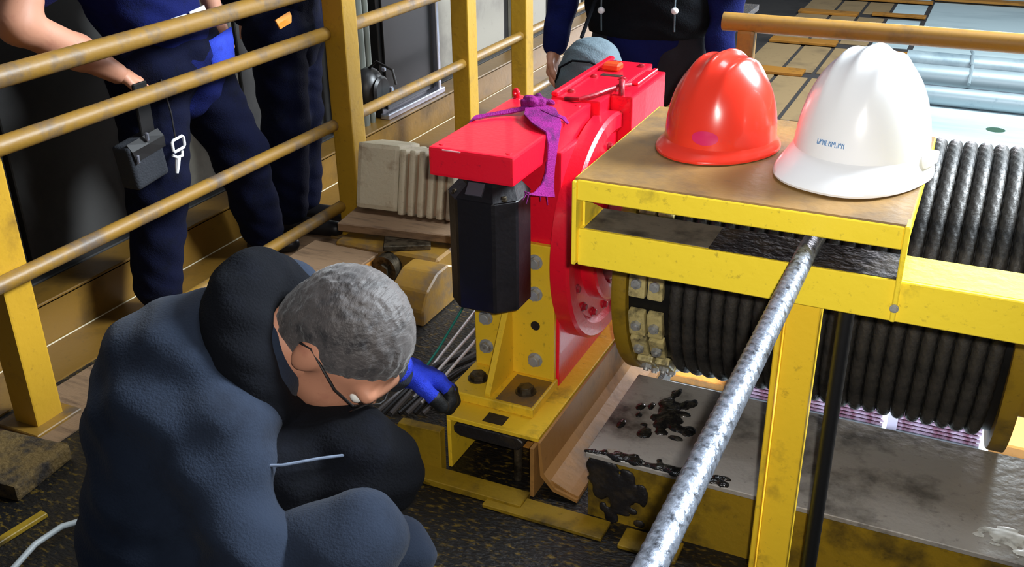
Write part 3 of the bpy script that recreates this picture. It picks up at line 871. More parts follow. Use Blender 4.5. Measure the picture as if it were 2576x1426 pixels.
def hard_hat(name, loc, yaw, W, Ln, H, visor, m, label, tilt=0.0, vis_w=2.0, brim=0.007, square=1.0, droop=0.0, lugs=False, rise=0.022):
    t = thing(name, loc, label, 'helmet')
    R = Matrix.Rotation(yaw, 3, 'Z') @ Matrix.Rotation(tilt, 3, 'X')
    NA, NV = 96, 30
    mb = MB()
    rows = []
    for j in range(NV + 1):
        v = j / NV
        c = math.cos(v * math.pi / 2) ** 0.86
        s = math.sin(v * math.pi / 2) ** 0.95
        row = []
        for i in range(NA):
            a = 2 * math.pi * i / NA
            x, y = W / 2 * math.sin(a) * c, -Ln / 2 * math.cos(a) * c
            z = 0.012 + (H - 0.012) * s
            # three crown ridges running front to back
            top = max(0.0, (s - 0.45) / 0.55)
            rid = 0.0075 * top * (math.exp(-(x / 0.011) ** 2) + 0.75 * math.exp(-((abs(x) - 0.043) / 0.009) ** 2)) * (1 if y < Ln * 0.42 else 0.5)
            rad = 1 + rid / max(0.05, math.hypot(x, y)) * 0.3
            row.append(mb.b.verts.new(Vector(loc) + R @ Vector((x * rad, y * rad, z + rid))))
        rows.append(row)
    for j in range(NV):
        for i in range(NA):
            mb.b.faces.new((rows[j][i], rows[j][(i + 1) % NA], rows[j + 1][(i + 1) % NA], rows[j + 1][i]))
    bmesh.ops.remove_doubles(mb.b, verts=rows[NV], dist=0.004)
    obj('shell', mb, m, t, True, 0)
    mb = MB()
    rows = []
    for (f, z) in ((-0.08, rise + 0.006), (0.0, rise), (0.4, rise * 0.60 + 0.002), (0.85, rise * 0.22 + 0.004), (1.0, 0.0055), (0.97, 0.0012), (0.5, rise * 0.25), (-0.02, rise * 0.55)):
        row = []
        for i in range(NA):
            a = 2 * math.pi * i / NA
            sn, cs = math.sin(a), math.cos(a)
            fr = max(0.0, cs) ** vis_w
            q = square if cs > 0 else 1.0
            bx = (W / 2 + f * brim) * math.copysign(abs(sn) ** (1 - (1 - q) * f), sn)
            by = -(Ln / 2 + f * brim) * cs - f * visor * fr
            row.append(mb.b.verts.new(Vector(loc) + R @ Vector((bx, by, z - droop * f * fr))))
        rows.append(row)
    for j in range(len(rows)):
        for i in range(NA):
            q = (j + 1) % len(rows)
            mb.b.faces.new((rows[j][i], rows[j][(i + 1) % NA], rows[q][(i + 1) % NA], rows[q][i]))
    obj('brim', mb, m, t, True, 60)
    if lugs:
        for sx in (1, -1):
            c = Vector(loc) + R @ Vector((sx * (W / 2 + 0.003), 0.015, 0.040))
            obj('side_lug', MB().box(c - Vector((0.008, 0.026, 0.012)), c + Vector((0.008, 0.026, 0.012)), 0.006, R, 2), m, t, True)
    c = Vector(loc)
    obj('sweat_band', MB().lathe([(W / 2 - 0.016, 0.008), (W / 2 - 0.014, 0.03), (W / 2 - 0.017, 0.03)], c, 'Z', 40), BLKC, t, True)
    return t, R


def on_shell(loc, R, W, Ln, H, a, v, out=0.0):
    c = math.cos(v * math.pi / 2) ** 0.86
    s = math.sin(v * math.pi / 2) ** 0.95
    p = Vector((W / 2 * math.sin(a) * c, -Ln / 2 * math.cos(a) * c, 0.012 + (H - 0.012) * s))
    n = Vector((p.x / (W / 2) ** 2, p.y / (Ln / 2) ** 2, max(p.z - 0.012, 0) / H ** 2)).normalized()
    return Vector(loc) + R @ (p + n * out)


RH = ((-0.462, 1.975, 1.051), -0.35, 0.218, 0.240, 0.186)
t, R = hard_hat('hard_hat', RH[0], RH[1], RH[2], RH[3], RH[4], 0.020, REDH, 'red hard hat with three crown ridges standing on the yellow cover', brim=0.010, vis_w=1.2)
mb = MB()
N = 24
cv = [on_shell(RH[0], R, RH[2], RH[3], RH[4], 0.36, 0.115, 0.002)]
c0 = mb.b.verts.new(cv[0])
rim = [mb.b.verts.new(on_shell(RH[0], R, RH[2], RH[3], RH[4], 0.36 + 0.24 * math.cos(2 * math.pi * i / N), 0.115 + 0.050 * math.sin(2 * math.pi * i / N), 0.0018)) for i in range(N)]
for i in range(N):
    mb.b.faces.new((c0, rim[i], rim[(i + 1) % N]))
tag(obj('oval_badge', mb, BADGE, t, True), 'magenta oval sticker')
WH = ((-0.184, 1.937, 1.053), -0.33, 0.246, 0.262, 0.226)
t, R = hard_hat('hard_hat', WH[0], WH[1], WH[2], WH[3], WH[4], 0.046, WHT, 'white hard hat with a pointed peak standing beside the red one', vis_w=0.55, brim=0.012, square=0.8, droop=0.0, lugs=True, rise=0.043)
# blurred line of small blue print on the front: nine narrow letter shapes that cannot be read
mb = MB()
for i in range(9):
    a0 = -0.22 + i * 0.05
    segs = [((0.0, 0), (0.0, 1)), ((0.0, (i * 7 % 3) / 2), (0.7, (i * 5 % 3) / 2)), ((0.7, (i % 2) * 0.5), (0.7, 1 - (i % 3 == 0) * 0.5))]
    for (p, q) in segs:
        P = [on_shell(WH[0], R, WH[2], WH[3], WH[4], a0 + p[0] * 0.044, 0.165 + p[1] * 0.028, 0.0012), on_shell(WH[0], R, WH[2], WH[3], WH[4], a0 + q[0] * 0.044, 0.165 + q[1] * 0.028, 0.0012)]
        mb.cyl(P[0], P[1], 0.0007, seg=6)
obj('print_line', mb, INK, t)

# ================================================================== purple sling on the gearbox


def ribbon(pts, th=0.004):
    """pts: centre, half-width vector"""
    mb = MB()
    top = []
    for i, (c, hw) in enumerate(pts):
        c, hw = Vector(c), Vector(hw)
        d = Vector(pts[min(i + 1, len(pts) - 1)][0]) - Vector(pts[max(i - 1, 0)][0])
        n = d.cross(hw).normalized() * th / 2
        m = c + n * 0.6 * math.sin(i * 1.9)
        top.append([mb.b.verts.new(c - hw + n), mb.b.verts.new(m + n * 1.6), mb.b.verts.new(c + hw + n), mb.b.verts.new(c + hw - n), mb.b.verts.new(m - n), mb.b.verts.new(c - hw - n)])
    for i in range(len(top) - 1):
        for k in range(6):
            mb.b.faces.new((top[i][k], top[i][(k + 1) % 6], top[i + 1][(k + 1) % 6], top[i + 1][k]))
    mb.b.faces.new(top[0][::-1])
    mb.b.faces.new(top[-1])
    return mb


sl = thing('webbing_sling', (-1.05, 2.36, 0.94), 'knotted purple webbing sling lying across the red gearbox lid', 'sling')
K = Vector((-1.066, 2.385, 0.952))
pts = [((-1.187, 2.20, 0.86), (0.0, 0.016, -0.004)), ((-1.186, 2.24, 0.92), (0, 0.014, 0)), ((-1.176, 2.26, 0.946), (0.0, 0.013, 0.002)), ((-1.14, 2.31, 0.9475), (0.004, 0.012, 0.003)), ((-1.10, 2.345, 0.951), (0.005, 0.012, 0.005)), ((-1.05, 2.37, 0.962), (0.004, 0.01, 0.004))]
obj('strap', ribbon(pts), PURP, sl, True, 40)
pts = [((-1.06, 2.385, 0.962), (0.018, 0.012, 0)), ((-1.025, 2.345, 0.957), (0.026, 0.042, 0)), ((-0.985, 2.295, 0.9505), (0.020, 0.044, -0.003)), ((-0.951, 2.26, 0.943), (0.004, 0.040, -0.003)), ((-0.944, 2.242, 0.915), (0.002, 0.029, -0.002)), ((-0.942, 2.228, 0.88), (0.002, 0.024, 0)), ((-0.941, 2.215, 0.85), (0.002, 0.023, 0.0)), ((-0.940, 2.20, 0.825), (0.002, 0.032, -0.004)), ((-0.939, 2.175, 0.808), (0.002, 0.055, -0.016)), ((-0.938, 2.145, 0.806), (0.002, 0.088, -0.034))]
obj('hanging_tail', ribbon(pts), PURP, sl, True, 40)
kn = [('e', tuple(K + Vector((0, 0, 0.010))), (0.034, 0.026, 0.018)), ('c', tuple(K + Vector((-0.03, 0.035, 0.012))), tuple(K + Vector((0.012, -0.015, 0.020))), 0.012, 0.014), ('c', tuple(K + Vector((-0.005, 0.05, 0.012))), tuple(K + Vector((0.03, -0.002, 0.016))), 0.013, 0.012), ('c', tuple(K + Vector((0.01, 0.02, 0.014))), tuple(K + Vector((0.045, 0.03, 0.010))), 0.012, 0.008)]
obj('knot', blob(kn, 0.004, 0.006, (0.0025, 120, 0.7)), PURP, sl, True, 0)
obj('loose_end', ribbon([((-1.02, 2.35, 0.962), (0.004, 0.006, 0)), ((-0.985, 2.342, 0.955), (0.004, 0.007, 0.001)), ((-0.957, 2.34, 0.949), (0.003, 0.006, 0.0)), ((-0.943, 2.338, 0.936), (0.0, 0.005, 0.0))], 0.003), PURP, sl, True, 40)
for (y, z, dy, dz) in ((2.06, 0.838, -0.018, -0.006), (2.075, 0.83, -0.014, -0.016), (2.15, 0.803, -0.002, -0.012), (2.19, 0.787, 0.003, -0.022)):
    p = Vector((-0.938, y, z))
    obj('fray', MB().tube([p + Vector((0, 0, 0.010)), p, p + Vector((0.001, dy, dz))], [0.003, 0.002, 0.0008], 5), PURP, sl)

# ================================================================== things between the railing and the motor
bd = obj('plank', MB().box((-2.22, 3.06, 0.16), (-1.70, 3.42, 0.195), 0.004, Matrix.Rotation(0.14, 3, 'Z')), WOOD)
tag(bd, 'dark brown wooden board under the beige ribbed block', 'board')
hs = thing('wheel_housing', (-1.85, 3.0, 0), 'yellow dirty steel housing with a round boss behind the man with grey hair', 'housing')
obj('side_plate', MB().box((-2.18, 2.98, 0.0), (-1.72, 3.46, 0.14), 0.01), YELR, hs)
obj('rounded_cover', MB().prism([(2.72, 0.0), (2.98, 0.0), (2.98, 0.13), (2.92, 0.16), (2.84, 0.16), (2.76, 0.12), (2.72, 0.06)], 0, -1.79, -1.64, 0.006), YELR, hs)
obj('top_bar', MB().box((-1.98, 3.0, 0.14), (-1.80, 3.10, 0.162), 0.003, Matrix.Rotation(0.5, 3, 'Z')), DSTEEL, hs)
b = obj('boss', MB().cyl((-1.93, 2.99, 0.08), (-1.93, 2.93, 0.08), 0.055, seg=24).cyl((-1.93, 2.93, 0.08), (-1.93, 2.915, 0.08), 0.028, seg=6), DSTEEL, hs, True)
obj('web', MB().box((-2.28, 2.72, 0.0), (-1.98, 2.98, 0.11), 0.004), ORG, hs)
obj('top_plate', MB().box((-2.28, 2.72, 0.11), (-1.98, 2.99, 0.122), 0.003), WOOD, hs)

rb = thing('ribbed_block', (-1.97, 3.25, 0.2), 'beige block with deep ribs tilted on the brown board', 'block')
RT = Matrix.Rotation(0.10, 3, 'Z') @ Matrix.Rotation(math.radians(-14), 3, 'X')
o0 = Vector((-2.02, 3.16, 0.197))


def rbx(name, lo, hi, bev, m=None):
    mb = MB().box(lo, hi, bev, seg=2)
    for v in mb.b.verts:
        v.co = o0 + RT @ v.co
    return obj(name, mb, m or BEIGE, rb)


rbx('body', (-0.165, 0.0, 0.02), (0.02, 0.20, 0.285), 0.02)
rbx('base', (0.0, 0.02, 0.02), (0.245, 0.20, 0.255), 0.006, mat('brown_core', (160, 128, 100), 0.7))
for i in range(6):
    rbx('rib', (0.022 + 0.041 * i, -0.004, 0.012), (0.047 + 0.041 * i, 0.205, 0.272), 0.009)

rd = [((-1.45, 2.42, 0.03), (-1.40, 2.66, 0.145)), ((-1.405, 2.25, 0.04), (-1.325, 2.52, 0.165)), ((-1.36, 2.22, 0.05), (-1.29, 2.46, 0.165))]  # thin rods stand in for bright reflecting edges of the plates
for i, (a, b_) in enumerate(rd):
    tag(obj('edge_rod', MB().cyl(a, b_, 0.0052, seg=10), SHINY, None, True), ['thin rod for a reflecting plate edge next to the green wire', 'longest rod for a reflecting plate edge among black cables below the motor', 'rod for a reflecting plate edge right beside the yellow bracket'][i], 'rod', 'rods for reflecting plate edges below the motor')
tag(obj('green_wire', MB().tube([(-1.47, 2.40, 0.02), (-1.455, 2.5, 0.07), (-1.43, 2.62, 0.16), (-1.40, 2.66, 0.24)], 0.004, 8), GREEN, None, True), 'thin green wire running down beside the reflecting edges', 'wire')
for i in range(7):
    x = -1.44 + 0.022 * i
    p = [(x - 0.05, 2.16 + 0.01 * i, 0.012), (x - 0.01, 2.26 + 0.01 * i, 0.05 + 0.01 * (i % 3)), (x + 0.02, 2.38, 0.07 + 0.012 * (i % 2)), (x + 0.05, 2.55, 0.05)]
    tag(obj('cable', MB().tube(p, 0.0085, 8), BLKC if i % 2 else mat('shiny_grey_cable', (96, 92, 92), 0.25, 0.3), None, True), ['black cable in the bundle on the floor below the motor', 'shiny grey cable in the bundle on the floor below the motor'][1 - (i % 2)], 'cable', 'cables below the motor')
tag(obj('cable', MB().tube([(-1.42, 2.82, 0.02), (-1.47, 2.84, 0.16), (-1.45, 2.74, 0.33), (-1.38, 2.62, 0.44), (-1.24, 2.5, 0.50), (-1.20, 2.42, 0.49), (-1.165, 2.34, 0.47)], 0.008, 8), BLKC, None, True), 'single black cable looping up to the white capacitor', 'cable')
cp = thing('capacitor', (-1.24, 2.36, 0.43), 'small white capacitor with a black cap fixed beside the black motor', 'capacitor')
obj('can', MB().lathe([(0.0, 0.0), (0.024, 0.0), (0.026, 0.004), (0.026, 0.085), (0.0, 0.088)], (-1.245, 2.345, 0.462), 'Z', 24), CWHITE, cp, True, 40)
obj('cap', MB().lathe([(0.0, -0.05), (0.022, -0.05), (0.028, -0.045), (0.028, 0.0), (0.0, 0.001)], (-1.245, 2.345, 0.462), 'Z', 24), BLKC, cp, True, 40)
obj('clip', MB().box((-1.235, 2.33, 0.48), (-1.16, 2.36, 0.50), 0.002), DSTEEL, cp)

# lower corner beside the guardrail
mt = tag(obj('mat_roll', MB().box((-2.40, 1.40, 0.0), (-2.16, 1.61, 0.05), 0.01, Matrix.Rotation(0.1, 3, 'Z'), 2), MATT), 'brown woven mat folded on the floor by the nearest rail post', 'mat')
tag(obj('cable', MB().tube([(-1.90, 1.08, 0.01), (-1.925, 1.20, 0.018), (-1.945, 1.29, 0.022), (-1.94, 1.37, 0.02), (-1.88, 1.47, 0.012)], 0.008, 10), mat('pale_cable', (170, 176, 176), 0.4), None, True), 'pale grey cable on the floor behind the crouching man', 'cable')
tag(obj('edge_strip', MB().box((-2.15, 1.29, 0.0), (-1.95, 1.315, 0.014), 0.002, Matrix.Rotation(1.45, 3, 'Z')), YELD), 'dull yellow steel strip on the floor beside the woven mat', 'strip')

# ---- by the wall
cb = thing('cabinet', (-2.86, 4.72, 0.14), 'tall black glass-fronted cabinet with a bright metal edge by the grey wall', 'cabinet')
obj('body', MB().box((-2.964, 4.42, 0.16), (-2.84, 5.0, 1.7), 0.004), BLKC, cb)
obj('door', MB().box((-2.84, 4.45, 0.20), (-2.826, 4.955, 1.66), 0.003), GLASS, cb)
obj('edge_trim', MB().box((-2.84, 4.965, 0.16), (-2.80, 4.995, 1.7), 0.004), CHROME, cb)
obj('bottom_rail', MB().box((-2.845, 4.40, 0.16), (-2.79, 5.02, 0.19), 0.004), CHROME, cb)
for i, (y, r) in enumerate(((4.13, 0.024), (4.20, 0.030), (4.28, 0.024), (4.345, 0.018))):
    tag(obj('conduit', MB().cyl((-2.86, y, 0.16), (-2.86, y, 2.3), r, seg=14), mat('conduit_grey', (120, 124, 116), 0.35, 0.5), None, True), ['fourth wall conduit pipe counting from the black cabinet', 'thickest grey wall conduit, third from the black cabinet', 'grey wall conduit, second from the black cabinet', 'thin grey wall conduit right next to the black cabinet'][i], 'pipe', 'conduits beside the cabinet')
hl = thing('hand_lamp', (-2.55, 3.86, 0.4), 'round dark hand lamp hanging behind the guardrail with bright glints', 'lamp')
obj('housing', MB().sph((-2.52, 3.82, 0.50), (0.07, 0.085, 0.10)), BLKC, hl, True)
obj('rim', MB().lathe([(0.055, -0.01), (0.066, 0.0), (0.055, 0.01)], (-2.455, 3.82, 0.50), 'X', 28), BLKC, hl, True)
obj('hook', MB().tube([(-2.52, 3.82, 0.59), (-2.47, 3.82, 0.63), (-2.39, 3.82, 0.60), (-2.375, 3.82, 0.535)], 0.006, 8), BLKC, hl, True)
obj('latch', MB().box((-2.458, 3.885, 0.47), (-2.44, 3.905, 0.50), 0.004), CHROME, hl)
obj('latch', MB().box((-2.475, 3.86, 0.575), (-2.455, 3.875, 0.595), 0.004), CHROME, hl)

# ================================================================== the hall far below
for i, (x0, x1, y0, y1) in enumerate([(a, b, c, d) for (a, b) in ((-5.88, -4.90), (-4.80, -4.04), (-3.94, -3.16)) for (c, d) in ((22.5, 26.4), (27.0, 30.1), (30.8, 34.9), (35.6, 37.7), (38.4, 42.0))]):
    if i == 0:
        ct = thing('catwalk_deck', (-4.5, 32, -5), 'tan panelled deck with orange cross bars on the hall floor far below', 'deck')
        obj('underframe', MB().box((-5.95, 22.4, -5.0), (-1.92, 42.2, -4.97)), JOINT, ct)
    obj('panel', MB().box((x0, y0, -4.97), (x1, y1, -4.93), 0.01), TAN, ct)
for (c, d) in ((22.5, 26.4), (27.0, 30.1), (30.8, 34.9), (35.6, 37.7), (38.4, 42.0)):
    obj('pale_panel', MB().box((-3.05, c, -4.97), (-2.06, d, -4.93), 0.01), CONC, ct)
for (xa, xb, y, wd) in ((-5.95, -1.95, 38.05, 0.34), (-5.9, -4.0, 35.1, 0.5), (-3.6, -1.95, 35.4, 0.34), (-5.85, -3.95, 30.45, 0.55), (-2.5, -1.95, 29.8, 0.35), (-5.9, -4.2, 26.7, 0.6), (-1.95, 3.5, 39.0, 0.5)):
    obj('cross_bar', MB().box((xa, y - wd / 2, -4.93), (xb, y + wd / 2, -4.85), 0.01), ORG, ct)
pg = thing('pipe_rack', (2.0, 27, -5), 'row of pale pipes lying across the bright hall floor', 'pipe rack')
for (y, r, m) in ((28.9, 0.16, DGREY), (28.2, 0.30, GALV), (27.45, 0.22, DGREY), (26.75, 0.30, GALV), (26.05, 0.14, DGREY), (25.3, 0.22, GALV)):
    obj('pipe', MB().cyl((-1.85, y, -5 + r), (9.0, y - 0.25, -5 + r), r, seg=16), m, pg, True)
obj('strap', MB().tube([(-0.35, 29.1, -4.5), (-0.3, 28.2, -4.36), (-0.27, 27.5, -4.5), (-0.24, 26.75, -4.36), (-0.24, 25.9, -4.6)], 0.04, 6), GALV, pg)
tag(obj('oil_stain', MB().lathe([(0.0, 0.004), (0.17, 0.003), (0.2, 0.0)], (0.48, 23.7, -5.0), 'Z', 24), mat('dark_green_stain', (56, 90, 70), 0.5)), 'small dark green stain on the bright hall floor', 'stain')
tag(obj('orange_plate', MB().box((-3.6, 10.75, -5.0), (-2.22, 12.4, -4.9), 0.01), ORG), 'orange steel plate on the hall floor beside the violet bar bundles', 'plate')
tag(obj('orange_plate', MB().box((-1.35, 11.45, -5.0), (-0.55, 13.0, -4.55), 0.02), ORG), 'orange steel block behind the middle of the violet bar bundles', 'plate')
tag(obj('orange_plate', MB().box((0.80, 10.7, -5.0), (1.9, 12.6, -4.85), 0.02), ORG), 'orange steel plate at the end of the violet bar bundles', 'plate')
for bi, (xa, xb, lab) in enumerate(((-2.12, -1.42, 'short bundle of violet steel bars beside the orange plate'), (-1.36, -0.34, 'bundle of violet steel bars in the middle of the row below the drum'), (-0.28, 0.70, 'long bundle of violet steel bars under the drum end'))):
    t = thing('bar_bundle', ((xa + xb) / 2, 11.0, -5.0), lab, 'bundle', 'violet bar bundles on the hall floor')
    obj('core', MB().box((xa + 0.03, 10.79, -5.0), (xb - 0.03, 11.30, -4.46)), PINKD, t)
    b0 = obj('bar', MB().cyl((xa, 10.77, -4.975), (xb, 10.77, -4.975), 0.0185, seg=8), PINK, t)
    for k in range(1, 11):
        dup(b0, (0.012 * math.sin(k * 2.3), 0.0, 0.05 * k), t)
    for k in range(1, 10):
        dup(b0, (0.012 * math.sin(k * 1.3), 0.053 * k, 0.52), t)
    obj('end_board', MB().box((xa - 0.01, 10.742, -5.0), (xa + 0.10, 10.76, -4.45)), mat('pale_violet', (226, 214, 236), 0.5), t)

# ================================================================== the workers
# 1: hand on hip behind the guardrail
m1 = thing('person', (-2.57, 2.66, 0), 'worker in navy overalls with bare forearm, hand on hip, behind the guardrail', 'person')
J = dict(pelvis=(-2.60, 2.68, 0.92), chest=(-2.61, 2.56, 1.24), neck=(-2.58, 2.52, 1.47), head=(-2.55, 2.52, 1.63), lsh=(-2.61, 2.71, 1.41), rsh=(-2.60, 2.34, 1.39),
         rel=(-2.56, 2.075, 1.12), rwr=(-2.53, 2.375, 0.905), lel=(-2.62, 2.93, 1.16), lwr=(-2.56, 2.93, 0.93), lhip=(-2.61, 2.78, 0.87), rhip=(-2.59, 2.58, 0.87),
         rkn=(-2.555, 2.49, 0.47), ran=(-2.57, 2.42, 0.09), lkn=(-2.53, 2.91, 0.47), lan=(-2.56, 3.02, 0.09), rtoe=(-2.50, 2.40, 0.03), ltoe=(-2.47, 3.08, 0.03))
figure(m1, J, (1, 0.1, -0.15), (0, 0, 1), NAVY, NAVYD, sleeve=0.62, hem=0.12, hands=dict(r=dict(d=(0.10, 0.85, -0.35), b=(0.5, 0.2, 0.9), t=(0.6, -0.2, 0.3), c=0.5), l=dict(d=(0.1, 0, -1), b=(0.2, 1, 0), t=(1, 0, 0), c=0.4)), leg_fat=1.24, fat=1.04)
obj('forearm', blob([('c', (-2.565, 2.10, 1.18), (-2.56, 2.075, 1.115), 0.055, 0.052), ('c', (-2.56, 2.075, 1.115), (-2.54, 2.25, 1.0), 0.055, 0.052), ('c', (-2.54, 2.25, 1.0), (-2.53, 2.38, 0.905), 0.050, 0.034), ('c', (-2.575, 2.16, 1.25), (-2.56, 2.075, 1.12), 0.06, 0.05)], 0.008, 0.03), SKIN, m1, True, 0)
for (y0, y1, z0, z1) in ((2.555, 2.625, 1.041, 1.044), (2.64, 2.715, 1.047, 1.056)):
    obj('reflective_strip', ribbon([((-2.428, y0 + (y1 - y0) * k / 4, z0 + (z1 - z0) * k / 4), (0, -0.002, 0.014)) for k in range(5)], 0.004), REFL, m1)
obj('lit_shirt_flap', ribbon([((-2.452, 2.80, 0.955), (0, 0.062, 0.012)), ((-2.447, 2.795, 0.91), (0, 0.064, 0.012)), ((-2.445, 2.79, 0.86), (0, 0.062, 0.012)), ((-2.448, 2.785, 0.81), (0, 0.055, 0.012))], 0.006), BLUEP, m1, True, 0)  # brighter blue: light on the shirt front put into the colour
po = thing('tool_pouch', (-2.52, 2.33, 0.56), 'dark tool pouch hanging at the hip of the man with the bare forearm', 'pouch')
obj('body', MB().box((-2.50, 2.275, 0.555), (-2.425, 2.425, 0.705), 0.018, Matrix.Rotation(0.12, 3, 'X'), 3), mat('dark_pouch_cloth', (30, 33, 40), 0.85, 0, None, 0, 6, 0.3, 160), po, True, 50)
obj('flap', ribbon([((-2.44, 2.35, 0.712), (0, 0.072, 0.008)), ((-2.421, 2.352, 0.69), (0, 0.073, 0.008)), ((-2.420, 2.356, 0.655), (0, 0.068, 0.008))], 0.005), BLKC, po)
for (y, z) in ((2.35, 0.715), (2.295, 0.655)):
    obj('stud', MB().box((-2.424, y - 0.006, z - 0.014), (-2.412, y + 0.006, z + 0.014), 0.003), CHROME, po)
obj('belt_loop', MB().box((-2.46, 2.36, 0.69), (-2.448, 2.42, 0.88), 0.003), BLKC, po)
cbn = thing('carabiner', (-2.45, 2.47, 0.62), 'small white metal clip hanging beside the tool pouch', 'clip')
cx, cyy, cz = -2.41, 2.475, 0.655
loop = [(cx, cyy + a, cz + b) for a, b in ((-0.022, 0.018), (0.022, 0.022), (0.028, 0.016), (0.028, -0.010), (0.022, -0.018), (-0.022, -0.022), (-0.028, -0.016), (-0.028, 0.012), (-0.022, 0.018))]
obj('buckle', MB().tube(loop, 0.005, 8), REFL, cbn, True)
obj('swivel', MB().tube([(cx, cyy - 0.035, cz - 0.030), (cx + 0.004, cyy - 0.018, cz - 0.042), (cx + 0.004, cyy + 0.006, cz - 0.042), (cx, cyy + 0.012, cz - 0.028)], 0.005, 8), REFL, cbn, True)
obj('snap', MB().tube([(cx, cyy - 0.012, cz - 0.045), (cx, cyy - 0.020, cz - 0.07), (cx, cyy - 0.028, cz - 0.095)], [0.009, 0.008, 0.005], 8), REFL, cbn, True)
obj('cord', MB().tube([(cx - 0.01, cyy, cz + 0.02), (cx - 0.02, cyy + 0.01, cz + 0.1), (cx - 0.05, cyy + 0.02, cz + 0.21)], 0.003, 6), BLKC, cbn, True)

# 2: dark worker behind him, hand on the rail
m2 = thing('person', (-2.66, 3.36, 0), 'worker in dark navy clothes with one hand on the guardrail, behind the other railing man', 'person')
J = dict(pelvis=(-2.60, 3.36, 0.92), chest=(-2.60, 3.36, 1.25), neck=(-2.59, 3.37, 1.47), head=(-2.57, 3.38, 1.63), lsh=(-2.60, 3.55, 1.41), rsh=(-2.60, 3.17, 1.41),
         rel=(-2.66, 3.10, 1.12), rwr=(-2.68, 3.22, 0.92), lel=(-2.52, 3.74, 1.17), lwr=(-2.43, 3.93, 0.95), lhip=(-2.62, 3.45, 0.87), rhip=(-2.58, 3.28, 0.87),
         rkn=(-2.58, 3.27, 0.48), ran=(-2.59, 3.25, 0.09), lkn=(-2.62, 3.42, 0.48), lan=(-2.63, 3.40, 0.09))
figure(m2, J, (1, 0.2, -0.1), (0, 0, 1), NAVYD, NAVYD, hem=0.10, fat=0.98, hands=dict(l=dict(d=(0.55, 0.6, -0.45), b=(0.3, 0.3, 0.9), t=(0.3, -0.9, 0.0), c=0.75), r=dict(d=(0.05, 0.0, -1), b=(0, -1, 0), t=(1, 0, 0), c=0.5)), leg_fat=1.12)
obj('orange_tag', ribbon([((-2.445, 3.15, 0.955), (0, 0.045, 0.008)), ((-2.437, 3.15, 0.94), (0, 0.045, 0.008)), ((-2.434, 3.15, 0.918), (0, 0.036, 0.006))], 0.005), ORLAB, m2)

# 3: worker facing us behind the gearbox
m3 = thing('person', (-1.12, 3.5, 0), 'worker in black jacket and blue sleeves standing behind the red gearbox', 'person')
J = dict(pelvis=(-1.12, 3.55, 0.93), chest=(-1.12, 3.55, 1.26), neck=(-1.12, 3.53, 1.48), head=(-1.12, 3.50, 1.64), lsh=(-0.92, 3.55, 1.42), rsh=(-1.32, 3.55, 1.42),
         rel=(-1.43, 3.52, 1.10), rwr=(-1.44, 3.42, 0.86), lel=(-0.84, 3.54, 1.10), lwr=(-0.84, 3.46, 0.86), lhip=(-1.02, 3.56, 0.88), rhip=(-1.22, 3.56, 0.88),
         rkn=(-1.24, 3.53, 0.48), ran=(-1.25, 3.55, 0.09), lkn=(-1.0, 3.53, 0.48), lan=(-0.99, 3.56, 0.09))
figure(m3, J, (0, -1, -0.25), (0, 0, 1), NAVY, mat('black_trousers', (22, 24, 34), 0.9, bump=0.3, bscale=200), hem=0.03, hands=dict(r=dict(d=(0.0, -0.12, -1), b=(-1, 0, 0), t=(0, -1, 0), c=0.45), l=dict(d=(0.05, -0.2, -1), b=(1, 0, 0), t=(0, -1, 0), c=0.45)))
obj('vest', blob([('c', (-1.12, 3.53, 0.99), (-1.12, 3.54, 1.28), 0.165, 0.185), ('c', (-1.12, 3.54, 1.26), (-1.12, 3.53, 1.44), 0.17, 0.10), ('c', (-1.21, 3.53, 1.0), (-1.20, 3.54, 1.36), 0.145, 0.12), ('c', (-1.03, 3.53, 1.0), (-1.04, 3.54, 1.36), 0.145, 0.12)], 0.011, 0.04, (0.006, 26, 2.0), [((0, 0, 0.925), (0, 0, -1))]), VEST, m3, True, 0)
for (x, z) in ((-1.238, 1.022), (-0.975, 1.038)):
    t = obj('toggle', MB().sph((x, 3.362, z), (0.013, 0.012, 0.012), u=14, v=8), REFL, m3, True)
    obj('drawcord', MB().tube([(x, 3.365, z + 0.20), (x, 3.362, z + 0.1), (x, 3.362, z), (x + 0.002, 3.364, z - 0.07)], 0.0028, 6), GREYB, t, True)
bgx = thing('shoulder_bag', (-1.24, 3.22, 0.70), 'rounded grey cloth bag in front of the hip of the man behind the gearbox', 'bag')
obj('body', blob([('e', (-1.225, 3.25, 0.855), (0.105, 0.10, 0.10)), ('e', (-1.255, 3.25, 0.78), (0.10, 0.10, 0.11))], 0.009, 0.03, (0.004, 34, 0.4)), GREYB, bgx, True, 0)
obj('seam', MB().tube([(-1.335, 3.19, 0.80), (-1.31, 3.165, 0.86), (-1.26, 3.155, 0.89), (-1.20, 3.16, 0.89), (-1.15, 3.18, 0.865)], 0.004, 6), VEST, bgx, True)
obj('strap', MB().tube([(-1.27, 3.26, 0.945), (-1.26, 3.34, 1.04), (-1.22, 3.37, 1.15), (-1.16, 3.36, 1.3)], 0.007, 8), VEST, bgx, True)

